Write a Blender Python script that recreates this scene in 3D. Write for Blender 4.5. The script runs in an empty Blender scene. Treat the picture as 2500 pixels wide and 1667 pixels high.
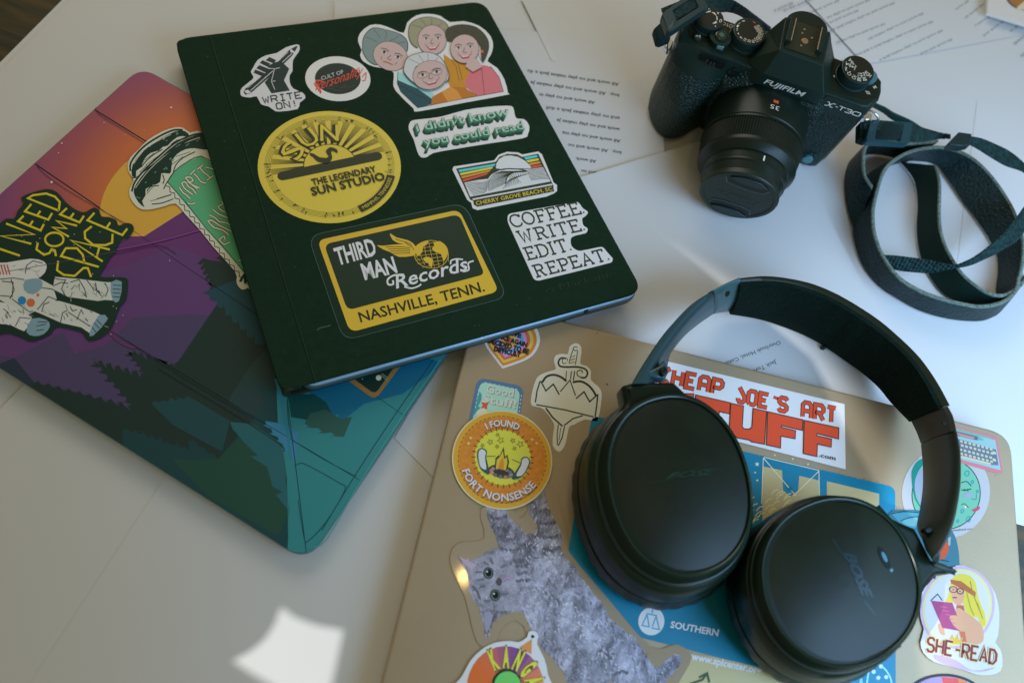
import bpy, math, random
from mathutils import Vector, Matrix
from mathutils.geometry import tessellate_polygon
random.seed(7)
V = Vector
# ------------------------------------------------------------------ camera
F, PITCH, ROLL, CH = 1846.8, 0.4309159, 0.3353604, 0.3795538
ROT = Matrix.Rotation(PITCH, 3, 'X') @ Matrix.Rotation(ROLL, 3, 'Z')
CAM = V((0, 0, CH))
scene = bpy.context.scene
COL = scene.collection
cd = bpy.data.cameras.new('camera')
cd.sensor_width = 36.0
cd.lens = F / 2500 * 36
cd.clip_start = 0.01
cd.clip_end = 50
cd.dof.use_dof = True
cd.dof.focus_distance = 0.405
cd.dof.aperture_fstop = 5.6
cam = bpy.data.objects.new('camera', cd)
cam.matrix_world = Matrix.Translation(CAM) @ ROT.to_4x4()
COL.objects.link(cam)
scene.camera = cam
# ------------------------------------------------------------------ light
world = bpy.data.worlds.new('World')
scene.world = world
world.use_nodes = True
bg = world.node_tree.nodes['Background']
bg.inputs[0].default_value = (1.0, 0.88, 0.52, 1)
bg.inputs[1].default_value = 0.212


def area(name, loc, target, size, size_y, power, color, spread=180):
    l = bpy.data.lights.new(name, 'AREA')
    l.shape = 'RECTANGLE'
    l.size, l.size_y, l.energy, l.color = size, size_y, power, color
    l.spread = math.radians(spread)
    o = bpy.data.objects.new(name, l)
    d = V(target) - V(loc)
    o.matrix_world = Matrix.Translation(V(loc)) @ d.to_track_quat('-Z', 'Y').to_matrix().to_4x4()
    COL.objects.link(o)
    return o


# cool daylight from the window low to the right of the table, warm room light from beyond it
area('window_light', (0.53, 0.06, 0.29), (0.40, 0.16, 0.0), 0.50, 0.46, 2.25, (0.37, 0.63, 1.0), 108)
area('room_light', (-0.30, 0.85, 0.60), (0.0, 0.3, 0.0), 0.6, 0.4, 2.0, (1.0, 0.97, 0.93))
scene.view_settings.view_transform = 'Standard'
scene.view_settings.look = 'None'
scene.view_settings.exposure = 0.0
scene.view_settings.gamma = 1.0


# ------------------------------------------------------------------ projection helpers (2500 x 1667 picture -> table)
class Surf:
    """a flat surface of the scene, horizontal at height z or through three (pixel, height) points"""
    def __init__(s, z=None, pts=None):
        if pts:
            a, b, c = [ray_at(p, h) for p, h in pts]
            s.o = a
            s.n = (b - a).cross(c - a).normalized()
            if s.n.z < 0:
                s.n = -s.n
        else:
            s.o, s.n = V((0, 0, z)), V((0, 0, 1))

    def pt(s, x, y, off=0.0):
        d = ray(x, y)
        o = s.o + s.n * off
        return CAM + d * ((o - CAM).dot(s.n) / d.dot(s.n))


def ray(x, y):
    return ROT @ V(((x - 1250) / F, -(y - 833.5) / F, -1.0))


def ray_at(p, z):
    d = ray(*p)
    return CAM + d * ((z - CH) / d.z)


def crop(x0, y0, s):
    """coordinates read off an enlarged crop -> picture pixels"""
    return lambda p: (x0 + p[0] / s, y0 + p[1] / s)


# ------------------------------------------------------------------ materials
def lin(v):
    v /= 255
    return v / 12.92 if v <= 0.04045 else ((v + 0.055) / 1.055) ** 2.4


ENV = {'L': (.41, .37, .30), 'T': (.40, .385, .33), 'N': (.46, .475, .475), 'P': (.44, .42, .36), 'Q': (.52, .54, .56), 'R': (.60, .74, .95), 'S': (.78, .92, 1.1), '1': (1, 1, 1)}
MATS = {}


def mat(rgb, env='N', rough=0.5, spec=0.25, metal=0.0, bump=None, coat=0.0, noise=None, sheen=0):
    key = (tuple(rgb), env, rough, spec, metal, bump, coat, noise, sheen)
    if key in MATS:
        return MATS[key]
    m = bpy.data.materials.new('surface_%d' % len(MATS))
    m.use_nodes = True
    nt = m.node_tree
    b = nt.nodes['Principled BSDF']
    dark = max(0.0, 1 - sum(rgb) / 240) * (.0 if metal else .55)      # dark dyes are deeper than they look: the surface gloss lifts them
    col = [min(.92, max(0.0015, lin(c) / e * (1 - dark))) for c, e in zip(rgb, ENV[env])]
    b.inputs['Base Color'].default_value = (*col, 1)
    b.inputs['Roughness'].default_value = rough
    b.inputs['Specular IOR Level'].default_value = spec
    b.inputs['Metallic'].default_value = metal
    if coat:
        b.inputs['Coat Weight'].default_value = coat
        b.inputs['Coat Roughness'].default_value = 0.08
    if sheen:
        b.inputs['Sheen Weight'].default_value = sheen
        b.inputs['Sheen Roughness'].default_value = 0.6
    tc = nt.nodes.new('ShaderNodeTexCoord')
    if bump:
        kind, sc, st = bump
        if kind == 'leather':
            t = nt.nodes.new('ShaderNodeTexVoronoi')
            t.inputs['Scale'].default_value = sc
            out = t.outputs['Distance']
        elif kind == 'weave':
            t = nt.nodes.new('ShaderNodeTexVoronoi')
            t.feature = 'F1'
            t.inputs['Scale'].default_value = sc
            t.inputs['Randomness'].default_value = 0.2
            out = t.outputs['Distance']
        else:
            t = nt.nodes.new('ShaderNodeTexNoise')
            t.inputs['Scale'].default_value = sc
            t.inputs['Detail'].default_value = 4
            out = t.outputs['Fac']
        nt.links.new(tc.outputs['Object'], t.inputs['Vector'])
        bp = nt.nodes.new('ShaderNodeBump')
        bp.inputs['Strength'].default_value = st
        bp.inputs['Distance'].default_value = 0.0006
        nt.links.new(out, bp.inputs['Height'])
        nt.links.new(bp.outputs[0], b.inputs['Normal'])
    if noise:
        sc, amt = noise
        t = nt.nodes.new('ShaderNodeTexNoise')
        t.inputs['Scale'].default_value = sc
        t.inputs['Detail'].default_value = 5
        t.inputs['Roughness'].default_value = 0.6
        nt.links.new(tc.outputs['Object'], t.inputs['Vector'])
        r = nt.nodes.new('ShaderNodeValToRGB')
        r.color_ramp.elements[0].position = 0.33
        r.color_ramp.elements[1].position = 0.67
        r.color_ramp.elements[0].color = (*[c * (1 - amt) for c in col], 1)
        r.color_ramp.elements[1].color = (*[min(.95, c * (1 + amt)) for c in col], 1)
        nt.links.new(t.outputs['Fac'], r.inputs[0])
        nt.links.new(r.outputs[0], b.inputs['Base Color'])
    MATS[key] = m
    return m


# ------------------------------------------------------------------ object helpers
ROOTLOC = {}


def base_of(o):
    while o.parent:
        o = o.parent
    return ROOTLOC.get(o.name, V((0, 0, 0)))


def mk(name, verts, faces, mats, parent=None, midx=None, smooth=False, angle=35):
    """one mesh object; verts are world positions"""
    if not isinstance(mats, (list, tuple)):
        mats = [mats]
    if parent is None:
        n = max(1, len(verts))
        loc = V((sum(v[0] for v in verts) / n, sum(v[1] for v in verts) / n, min(v[2] for v in verts)))
    else:
        loc = base_of(parent)
    me = bpy.data.meshes.new(name)
    me.from_pydata([tuple(V(v) - loc) for v in verts], [], [tuple(f) for f in faces])
    for m in mats:
        me.materials.append(m)
    if midx:
        me.polygons.foreach_set('material_index', midx)
    if smooth:
        me.polygons.foreach_set('use_smooth', [True] * len(me.polygons))
        me.set_sharp_from_angle(angle=math.radians(angle))
    me.update()
    o = bpy.data.objects.new(name, me)
    COL.objects.link(o)
    if parent is None:
        o.location = loc
        ROOTLOC[o.name] = loc
    else:
        o.parent = parent
    return o


def tag(o, label=None, cat=None, group=None, kind=None):
    for k, v in (('label', label), ('category', cat), ('group', group), ('kind', kind)):
        if v:
            o[k] = v
    return o


def thing(name, loc, label, cat, group=None):
    o = bpy.data.objects.new(name, None)
    o.empty_display_size = 0.02
    COL.objects.link(o)
    o.location = loc
    ROOTLOC[o.name] = V(loc)
    return tag(o, label, cat, group)


def smoothpts(pts, n=5, closed=True):
    out = []
    N = len(pts)
    rng = range(N) if closed else range(N - 1)
    for i in rng:
        if closed:
            a, b, c, d = (pts[(i + k) % N] for k in (-1, 0, 1, 2))
        else:
            a, b, c, d = pts[max(i - 1, 0)], pts[i], pts[i + 1], pts[min(i + 2, N - 1)]
        for k in range(n):
            t = k / n
            out.append(tuple(0.5 * (2 * b[j] + (c[j] - a[j]) * t + (2 * a[j] - 5 * b[j] + 4 * c[j] - d[j]) * t * t + (3 * b[j] - a[j] - 3 * c[j] + d[j]) * t ** 3) for j in range(len(b))))
    if not closed:
        out.append(tuple(pts[-1]))
    return out


def roundpoly(pts, r, n=5):
    """corners rounded with radius r (or list of radii)"""
    out = []
    N = len(pts)
    for i in range(N):
        a, b, c = V(pts[i - 1]), V(pts[i]), V(pts[(i + 1) % N])
        rr = r[i] if isinstance(r, (list, tuple)) else r
        u, w = (a - b), (c - b)
        k = min(rr, u.length * .49, w.length * .49)
        if k < 1e-9:
            out.append(tuple(b))
            continue
        p, q = b + u.normalized() * k, b + w.normalized() * k
        for j in range(n + 1):
            t = j / n
            out.append(tuple((1 - t) ** 2 * p + 2 * t * (1 - t) * b + t * t * q))
    return out


def ellipse(cx, cy, a, b, rot=0, n=40, t0=0, t1=2 * math.pi, closed=True):
    out = []
    m = n if closed else n + 1
    for i in range(m):
        t = t0 + (t1 - t0) * i / n
        x, y = a * math.cos(t), b * math.sin(t)
        c, s = math.cos(rot), math.sin(rot)
        out.append((cx + x * c - y * s, cy + x * s + y * c))
    return out


def slab(name, ring, nrm, t, bev, m, parent=None, top_mat=None, seg=3):
    """a plate hanging t below the outline ring (world points), edges rounded by bev"""
    N = len(ring)
    P = [V(p) for p in ring]
    nrm = V(nrm)
    area2 = sum(((P[i] - P[0]).cross(P[(i + 1) % N] - P[0])).dot(nrm) for i in range(N))
    if area2 < 0:
        P.reverse()
    inn = []
    for i in range(N):
        e1, e2 = (P[i] - P[i - 1]), (P[(i + 1) % N] - P[i])
        if e1.length < 1e-9:
            e1 = e2
        if e2.length < 1e-9:
            e2 = e1
        d = (e1.normalized() + e2.normalized())
        v = nrm.cross(d.normalized())
        inn.append(v)
    prof = []
    for k in range(seg + 1):
        a = k / seg * math.pi / 2
        prof.append((bev * (1 - math.sin(a)), -bev * (1 - math.cos(a))))
    for k in range(seg, -1, -1):
        a = k / seg * math.pi / 2
        prof.append((bev * (1 - math.sin(a)), -t + bev * (1 - math.cos(a))))
    vs, fs, mi = [], [], []
    for ins, dz in prof:
        vs += [p + i * ins + nrm * dz for p, i in zip(P, inn)]
    K = len(prof)
    for k in range(K - 1):
        for i in range(N):
            j = (i + 1) % N
            fs.append((k * N + i, (k + 1) * N + i, (k + 1) * N + j, k * N + j))
            mi.append(0)
    tri = tessellate_polygon([vs[:N]])
    for f in tri:
        a = (vs[f[1]] - vs[f[0]]).cross(vs[f[2]] - vs[f[0]]).dot(nrm)
        fs.append(f if a > 0 else (f[0], f[2], f[1]))
        mi.append(1 if top_mat else 0)
        g = f if a < 0 else (f[0], f[2], f[1])
        fs.append(tuple((K - 1) * N + q for q in g))
        mi.append(0)
    o = mk(name, vs, fs, [m, top_mat] if top_mat else m, parent, mi, smooth=True, angle=50)
    for p in o.data.polygons[(K - 1) * N:]:
        p.use_smooth = False
    return o


def loft(name, rings, m, parent=None, closed=True, caps=True, angle=40):
    N = len(rings[0])
    vs = [p for r in rings for p in r]
    fs = []
    for k in range(len(rings) - 1):
        for i in range(N if closed else N - 1):
            j = (i + 1) % N
            fs.append((k * N + i, k * N + j, (k + 1) * N + j, (k + 1) * N + i))
    if caps:
        for base, rev in ((0, True), ((len(rings) - 1) * N, False)):
            for f in tessellate_polygon([[V(v) for v in vs[base:base + N]]]):
                fs.append(tuple(base + q for q in (reversed(f) if rev else f)))
    o = mk(name, vs, fs, m, parent, smooth=True, angle=angle)
    for p in o.data.polygons:
        if len(p.vertices) == 3:
            p.use_smooth = False
    return o


# ------------------------------------------------------------------ lettering
TXT = {}


def text_mesh(s, bold=0.0, shear=0.0):
    key = (s, bold, shear)
    if key not in TXT:
        c = bpy.data.curves.new('t', 'FONT')
        c.body, c.size, c.offset, c.shear, c.resolution_u = s, 1.0, bold, shear, 2
        o = bpy.data.objects.new('t', c)
        COL.objects.link(o)
        dg = bpy.context.evaluated_depsgraph_get()
        me = bpy.data.meshes.new_from_object(o.evaluated_get(dg))
        vs = [(v.co.x, v.co.y) for v in me.vertices]
        fs = [tuple(p.vertices) for p in me.polygons]
        bpy.data.objects.remove(o)
        bpy.data.curves.remove(c)
        bpy.data.meshes.remove(me)
        TXT[key] = (vs, fs)
    return TXT[key]


CAPH = max(v[1] for v in text_mesh('H')[0])

SF = {
 'A': [[(0, 0), (2, 6), (4, 0)], [(.7, 2), (3.3, 2)]], 'a': [[(0, 0), (0, 5), (1, 6), (3, 6), (4, 5), (4, 0)], [(0, 2.6), (4, 2.6)]],
 'B': [[(0, 0), (0, 6), (3, 6), (3.8, 5.2), (3.8, 4), (3, 3.2), (4, 2.2), (4, .8), (3.2, 0), (0, 0)], [(0, 3.2), (3, 3.2)]],
 'C': [[(4, 4.8), (3, 6), (1, 6), (0, 5), (0, 1), (1, 0), (3, 0), (4, 1.2)]], 'D': [[(0, 0), (0, 6), (2.4, 6), (4, 4.4), (4, 1.6), (2.4, 0), (0, 0)]],
 'E': [[(4, 6), (0, 6), (0, 0), (4, 0)], [(0, 3), (3, 3)]], 'F': [[(4, 6), (0, 6), (0, 0)], [(0, 3), (3, 3)]],
 'G': [[(4, 4.8), (3, 6), (1, 6), (0, 5), (0, 1), (1, 0), (3, 0), (4, 1), (4, 3), (2.4, 3)]], 'H': [[(0, 0), (0, 6)], [(4, 0), (4, 6)], [(0, 3), (4, 3)]],
 'I': [[(2, 0), (2, 6)]], 'i': [[(2, 0), (2, 6)], [(.6, 0), (3.4, 0)], [(.6, 6), (3.4, 6)]],
 'J': [[(.3, 6.6), (3.4, 2.6), (3.4, 1), (2.6, 0), (1, 0), (.2, 1), (.2, 1.6)]],
 'M': [[(0, 0), (0, 6), (2, 2.4), (4, 6), (4, 0)]], 'N': [[(0, 0), (0, 6), (4, 0), (4, 6)]],
 'O': [[(1, 0), (0, 1), (0, 5), (1, 6), (3, 6), (4, 5), (4, 1), (3, 0), (1, 0)]], 'P': [[(0, 0), (0, 6), (3, 6), (4, 5), (4, 3.6), (3, 2.6), (0, 2.6)]],
 'R': [[(0, 0), (0, 6), (3, 6), (4, 5), (4, 3.8), (3, 2.8), (0, 2.8)], [(2.2, 2.8), (4, 0)]],
 'S': [[(4, 5), (3, 6), (1, 6), (0, 5), (0, 4), (1, 3.1), (3, 2.9), (4, 2), (4, 1), (3, 0), (1, 0), (0, 1)]],
 'T': [[(0, 6), (4, 6)], [(2, 6), (2, 0)]], 'U': [[(0, 6), (0, 1), (1, 0), (3, 0), (4, 1), (4, 6)]], 'W': [[(0, 6), (1, 0), (2, 4), (3, 0), (4, 6)]],
 'X': [[(0, 0), (4, 6)], [(0, 6), (4, 0)]], 'K': [[(0, 0), (0, 6)], [(4, 6), (0, 2.6)], [(1.4, 3.6), (4, 0)]], '-': [[(.8, 3), (3.2, 3)]],
 '3': [[(0, 6), (4, 6), (4, 0), (0, 0)], [(.6, 3), (4, 3)]], '0': [[(0, 0), (0, 6), (4, 6), (4, 0), (0, 0)]], '!': [[(2, 6), (2, 2)], [(2, .8), (2, 0)]],
 "'": [[(2, 6), (1.6, 4.6)]], '.': [[(.2, 0), (.2, .7)]], ' ': [],
}
SLAB = {
 'C': [smoothpts([(4.4, 4.6), (3.6, 5.7), (2.4, 6), (.9, 5.4), (0, 3), (.9, .6), (2.4, 0), (3.8, .4), (4.5, 1.5)], 4, False), [(4.45, 4.5), (4.45, 6)]],
 'O': [smoothpts([(2.4, 6), (.8, 5.2), (0, 3), (.8, .8), (2.4, 0), (4, .8), (4.8, 3), (4, 5.2)], 4) + [(2.4, 6), (2.2, 5.98)]],
 'F': [[(0, 6), (4, 6), (4, 4.8)], [(1, 6), (1, 0)], [(0, 0), (2.2, 0)], [(1, 3.1), (3, 3.1)], [(3, 2.5), (3, 3.7)]],
 'E': [[(0, 6), (4, 6), (4, 4.8)], [(1, 6), (1, 0)], [(0, 0), (4.2, 0), (4.2, 1.3)], [(1, 3.1), (3, 3.1)], [(3, 2.5), (3, 3.7)]],
 'W': [[(0, 6), (1.6, 6)], [(.8, 6), (1.9, 0), (3, 5), (4.1, 0), (5.2, 6)], [(4.4, 6), (6, 6)]],
 'R': [[(0, 6), (3, 6), (4, 5.3), (4, 3.8), (3, 3), (1, 3)], [(1, 6), (1, 0)], [(0, 0), (2, 0)], [(2.6, 3), (3.9, 0), (4.8, 0)]],
 'I': [[(0, 6), (2, 6)], [(1, 6), (1, 0)], [(0, 0), (2, 0)]], 'T': [[(0, 4.8), (0, 6), (4, 6), (4, 4.8)], [(2, 6), (2, 0)], [(1.1, 0), (2.9, 0)]],
 'D': [[(0, 6), (2.8, 6), (4.3, 5), (4.8, 3), (4.3, 1), (2.8, 0), (0, 0)], [(1, 6), (1, 0)]],
 'P': [[(0, 6), (3, 6), (4, 5.2), (4, 3.5), (3, 2.7), (1, 2.7)], [(1, 6), (1, 0)], [(0, 0), (2.2, 0)]],
 'A': [[(.6, 0), (2.4, 6), (4.2, 0)], [(1.2, 2), (3.6, 2)], [(0, 0), (1.4, 0)], [(3.5, 0), (4.9, 0)]], '.': [[(.3, 0), (.3, .7)]],
}


class Art:
    """flat print: polygons, lines and letters laid on a surface, each a hair above the last"""
    def __init__(s, fn, env='N', base=0.0, clip=None):
        s.fn, s.env, s.base, s.clip = fn, env, base, clip
        s.v, s.f, s.mi, s.mats, s.layer, s.k = [], [], [], [], 0, 0

    def up(s, n=1):
        s.layer += n
        return s

    def off(s):
        s.k += 1
        return s.base + s.layer * 3.2e-5 + (s.k % 7) * 4e-6

    def m(s, c):
        m = c if not isinstance(c, tuple) else mat(c, s.env)
        if m not in s.mats:
            s.mats.append(m)
        return s.mats.index(m)

    def add(s, c, pts, faces, off=None):
        off = s.off() if off is None else off
        b = len(s.v)
        s.v += [s.fn(p[0], p[1], off) for p in pts]
        i = s.m(c)
        for f in faces:
            s.f.append([b + q for q in f])
            s.mi.append(i)

    def poly(s, c, pts, sm=0):
        if sm:
            pts = smoothpts(pts, sm)
        if s.clip:
            for c2 in s.clip:
                q = clip_poly(pts, c2)
                if len(q) > 2:
                    s.add(c, q, tessellate_polygon([[V((p[0], p[1], 0)) for p in q]]))
            return s
        s.add(c, pts, tessellate_polygon([[V((p[0], p[1], 0)) for p in pts]]))
        return s

    def circ(s, c, x, y, a, b=None, rot=0, n=28):
        return s.poly(c, ellipse(x, y, a, b or a, rot, n))

    def ring(s, c, x, y, a, b, w, rot=0, n=44, t0=0, t1=2 * math.pi):
        o1, o2 = ellipse(x, y, a, b, rot, n, t0, t1, False), ellipse(x, y, a - w, b - w * b / a, rot, n, t0, t1, False)
        s.add(c, o1 + o2, [(i, i + 1, n + 2 + i, n + 1 + i) for i in range(n)])
        return s

    def line(s, c, pts, w, sm=0, closed=False, off=None):
        if sm:
            pts = smoothpts(pts, sm, closed)
        if closed:
            pts = list(pts) + [pts[0]]
        P = [V((p[0], p[1])) for p in pts]
        Q = [P[0]]
        for p in P[1:]:
            if (p - Q[-1]).length > 1e-6:
                Q.append(p)
        P = Q
        if len(P) < 2:
            return s
        L, R = [], []
        for i, p in enumerate(P):
            a = (p - P[i - 1]).normalized() if i else (P[1] - P[0]).normalized()
            b = (P[i + 1] - p).normalized() if i < len(P) - 1 else a
            if closed and i in (0, len(P) - 1):
                a, b = (P[-1] - P[-2]).normalized(), (P[1] - P[0]).normalized()
            na, nb = V((-a.y, a.x)), V((-b.y, b.x))
            n = na + nb
            n = n.normalized() if n.length > 1e-6 else na
            k = min(1 / max(n.dot(na), .35), 1.9)
            L.append(tuple(p + n * (w / 2 * k)))
            R.append(tuple(p - n * (w / 2 * k)))
        n = len(P)
        s.add(c, L + R, [(i, i + 1, n + i + 1, n + i) for i in range(n - 1)], off)
        return s

    def text(s, c, t, p0, p1, h, bold=0.0, shear=0.0, up=None, skew=0.0, fn=None):
        """letters of cap height h along the baseline p0 -> p1"""
        vs, fs = text_mesh(t, bold, shear)
        if not vs:
            return s
        w0, w1 = min(v[0] for v in vs), max(v[0] for v in vs)
        d = (p1[0] - p0[0], p1[1] - p0[1])
        ln = math.hypot(*d)
        u = up or (d[1] / ln * h + skew * d[0] / ln * h, -d[0] / ln * h + skew * d[1] / ln * h)
        pts = []
        for x, y in vs:
            a, b = (x - w0) / (w1 - w0), y / CAPH
            pts.append(fn(a, b) if fn else (p0[0] + d[0] * a + u[0] * b, p0[1] + d[1] * a + u[1] * b))
        s.add(c, pts, fs)
        return s

    def arc(s, c, t, cx, cy, r, th0, th1, h, bold=0.0, ax=1.0, ay=1.0):
        """letters round a circle (y down); th in degrees, 0 = right, 90 = top; base of letters at radius r"""
        sg = 1 if th0 > th1 else -1

        def fn(a, b):
            th = math.radians(th0 + (th1 - th0) * a)
            rr = r + b * h * sg
            return (cx + math.cos(th) * rr * ax, cy - math.sin(th) * rr * ay)
        return s.text(c, t, (0, 0), (1, 0), h, bold, fn=fn)

    def sfont(s, c, t, p0, p1, h, w, font=SF, up=None, adv=None, gap=1.6, skew=0.0):
        """stroke-built letters"""
        d = (p1[0] - p0[0], p1[1] - p0[1])
        ln = math.hypot(*d)
        u = up or (d[1] / ln * h + skew * d[0], -d[0] / ln * h + skew * d[1])
        wid = []
        for ch in t:
            st = font.get(ch, [])
            wid.append(max([q[0] for l in st for q in l] + [1.0 if ch in ".'" else 2.4]))
        tot = sum(wid) + gap * (len(t) - 1)
        x = 0.0
        for ch, wd in zip(t, wid):
            for l in font.get(ch, []):
                s.line(c, [(p0[0] + d[0] * (x + q[0]) / tot + u[0] * q[1] / 6, p0[1] + d[1] * (x + q[0]) / tot + u[1] * q[1] / 6) for q in l], w)
            x += wd + gap
        return s

    def build(s, name, parent, label=None):
        o = mk(name, s.v, s.f, s.mats, parent, s.mi)
        # faces look up
        me = o.data
        me.update()
        if label:
            o['label'] = label
        return o


def clip_poly(pts, conv):
    """clip by a convex polygon"""
    out = list(pts)
    N = len(conv)
    ar = sum(conv[i][0] * conv[(i + 1) % N][1] - conv[(i + 1) % N][0] * conv[i][1] for i in range(N))
    sg = 1 if ar > 0 else -1
    for i in range(N):
        a, b = conv[i], conv[(i + 1) % N]
        if math.hypot(b[0] - a[0], b[1] - a[1]) < 1e-6:
            continue

        def side(p):
            return sg * ((b[0] - a[0]) * (p[1] - a[1]) - (b[1] - a[1]) * (p[0] - a[0]))
        res = []
        for k in range(len(out)):
            p, q = out[k - 1], out[k]
            sp, sq = side(p), side(q)
            if (sp < 0) != (sq < 0):
                t = sp / (sp - sq)
                res.append((p[0] + (q[0] - p[0]) * t, p[1] + (q[1] - p[1]) * t))
            if sq >= 0:
                res.append(q)
        out = res
        if len(out) < 3:
            return []
    return out


def onsurf(surf, cr):
    return lambda x, y, off=0.0: surf.pt(*cr((x, y)), off)


def sticker(surf, cr, outline, color, env, parent, label, sm=0, lift=6e-5, rough=.45, t=1.2e-4, coat=0, name='sticker', spec=.35):
    """die-cut sticker: a thin sheet lying on the surface; returns (object, Art for its print)"""
    pts = smoothpts(outline, sm) if sm else outline
    ring = [surf.pt(*cr(p), lift + t) for p in pts]
    m = color if not isinstance(color, tuple) else mat(color, env, rough, spec, coat=coat)
    o = slab(name, ring, surf.n, t, 3e-5, m, parent, seg=1)
    if label:
        o['label'] = label
    return o, Art(onsurf(surf, cr), env, lift + t + 2.5e-5)
# ------------------------------------------------------------------ table and loose paper
ID = lambda p: p
def wood():
    m = bpy.data.materials.new('dark_wood')
    m.use_nodes = True
    nt = m.node_tree
    b = nt.nodes['Principled BSDF']
    b.inputs['Roughness'].default_value = .45
    tc = nt.nodes.new('ShaderNodeTexCoord')
    mp = nt.nodes.new('ShaderNodeMapping')
    mp.inputs['Scale'].default_value = (14, 120, 1)
    mp.inputs['Rotation'].default_value = (0, 0, math.radians(-24))
    t = nt.nodes.new('ShaderNodeTexNoise')
    t.inputs['Scale'].default_value = 1.0
    t.inputs['Detail'].default_value = 8
    t.inputs['Distortion'].default_value = .6
    r = nt.nodes.new('ShaderNodeValToRGB')
    r.color_ramp.elements[0].position, r.color_ramp.elements[1].position = .38, .66
    r.color_ramp.elements[0].color = (.02, .026, .012, 1)
    r.color_ramp.elements[1].color = (.11, .065, .02, 1)
    nt.links.new(tc.outputs['Object'], mp.inputs[0])
    nt.links.new(mp.outputs[0], t.inputs['Vector'])
    nt.links.new(t.outputs['Fac'], r.inputs[0])
    nt.links.new(r.outputs[0], b.inputs['Base Color'])
    return m


tw = slab('table_top', [(-1.2, -.7, 0), (1.4, -.7, 0), (1.4, 1.2, 0), (-1.2, 1.2, 0)], (0, 0, 1), .03, .003, wood())
tag(tw, kind='structure')

PAPER = mat((224, 224, 222), '1', .72, .25, bump=('noise', 60, .10), noise=(9, .012))
PAPER2 = mat((220, 219, 214), '1', .72, .25, bump=('noise', 60, .10), noise=(9, .012))
INK = mat((44, 54, 64), 'Q', .7)


def sheet(corners, z, label, wob=.0005, seed=0, pm=None, curl=None, n=26):
    rnd = random.Random(seed)
    ph = [rnd.uniform(0, 6.28) for _ in range(4)]
    cs = [ray_at(c, z) for c in corners]
    vs = []
    for j in range(n + 1):
        for i in range(n + 1):
            u, v = i / n, j / n
            p = (cs[0] * (1 - u) + cs[1] * u) * (1 - v) + (cs[3] * (1 - u) + cs[2] * u) * v
            dz = wob * .5 * (math.sin(u * 5 + ph[0]) * math.sin(v * 4 + ph[1]) + 1) * .5
            if curl:
                e, amt, wd = curl
                t = {'t': v, 'b': 1 - v, 'l': u, 'r': 1 - u}[e]
                dz += amt * max(0, 1 - t / wd) ** 2
            vs.append(V((p.x, p.y, z + dz)))
    m = n + 1
    top = len(vs)
    vs += [v - V((0, 0, .00013)) for v in vs]
    fs = []
    for j in range(n):
        for i in range(n):
            a = j * m + i
            fs.append((a, a + m, a + m + 1, a + 1))
            fs.append((top + a, top + a + 1, top + a + m + 1, top + a + m))
    rim = [i for i in range(m)] + [j * m + n for j in range(1, m)] + [n * m + i for i in range(n - 1, -1, -1)] + [j * m for j in range(n - 1, 0, -1)]
    for k in range(len(rim)):
        a, b = rim[k], rim[(k + 1) % len(rim)]
        fs.append((a, b, top + b, top + a))
    o = mk('paper_sheet', vs, fs, pm or PAPER, None, smooth=True, angle=40)
    return tag(o, label, 'paper', 'loose sheets of paper')


def on_sheet(o, z):
    return Surf(z=z)


sheet([(-600, 756), (470, -318), (1700, 300), (400, 1760)], .0004, 'white paper edge showing at the top left, beneath another sheet beside the bare wood', seed=1)
sheet([(-600, 780), (475, -305), (1640, 250), (400, 1760)], .0009, 'blank white paper covering the top left corner above the sunset tablet case', seed=2, wob=.0008)
sheet([(-620, 1632), (400, 590), (1500, 1250), (300, 2700)], .0021, 'blank paper under the lower edge of the tablet case at far left', seed=3, pm=PAPER2, wob=.0)
sheet([(520, 985), (1120, 1240), (800, 2000), (-120, 1960)], .00228, 'blank paper at the bottom left with the patch of sunlight on it', seed=4, pm=PAPER2, wob=.0)
sheet([(963, 1069), (1700, 1810), (1900, 1000), (1300, 500)], .0025, 'blank paper slipped beneath the left edge of the laptop', seed=5, wob=.0)
s6 = sheet([(819, 5), (1300, 150), (1200, 420), (800, 330)], .0028, 'corner of white paper sticking out behind the top edge of the black folio', seed=6, curl=('l', .001, .2))
sheet([(1100, -160), (1290, -20), (1330, 110), (1000, 90)], .0026, 'blank white paper at the top centre left of the sheet with the sharp corner', seed=16)
sheet([(1271, 0), (1640, -60), (1660, 260), (1345, 150)], .0032, 'blank white paper with a sharp left edge at the top between folio and camera', seed=7, curl=('l', .0012, .25))
sheet([(1574, -30), (2400, -330), (2900, 600), (1640, 900)], .0012, 'typed page lying out of focus behind the black camera', seed=8)
TX = sheet([(1150, 66), (1600, 98), (1650, 700), (1060, 640)], .0040, 'typed page of repeated sentences upside down between folio and camera', seed=9, wob=.0)
sheet([(1640, 243), (2800, 20), (3000, 1200), (1980, 1150)], .0018, 'blank white paper under the leather strap at the right edge', seed=10, wob=.0006)
sheet([(2385, 250), (3000, 340), (3100, 900), (2330, 700)], .00215, 'blank white paper at the far right edge beyond the coiled strap', seed=11, wob=.0003)
OV = sheet([(1290, 474), (1900, 290), (2330, 1130), (1520, 1260)], .0048, 'title page with two lines of small print inside the headphone arch', seed=12, wob=.0, curl=('t', .0014, .10))
sheet([(2150, 1000), (2483, 1279), (2640, 1322), (2800, 800)], .0010, 'white paper poking out to the right of the gold laptop', seed=13)

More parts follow.
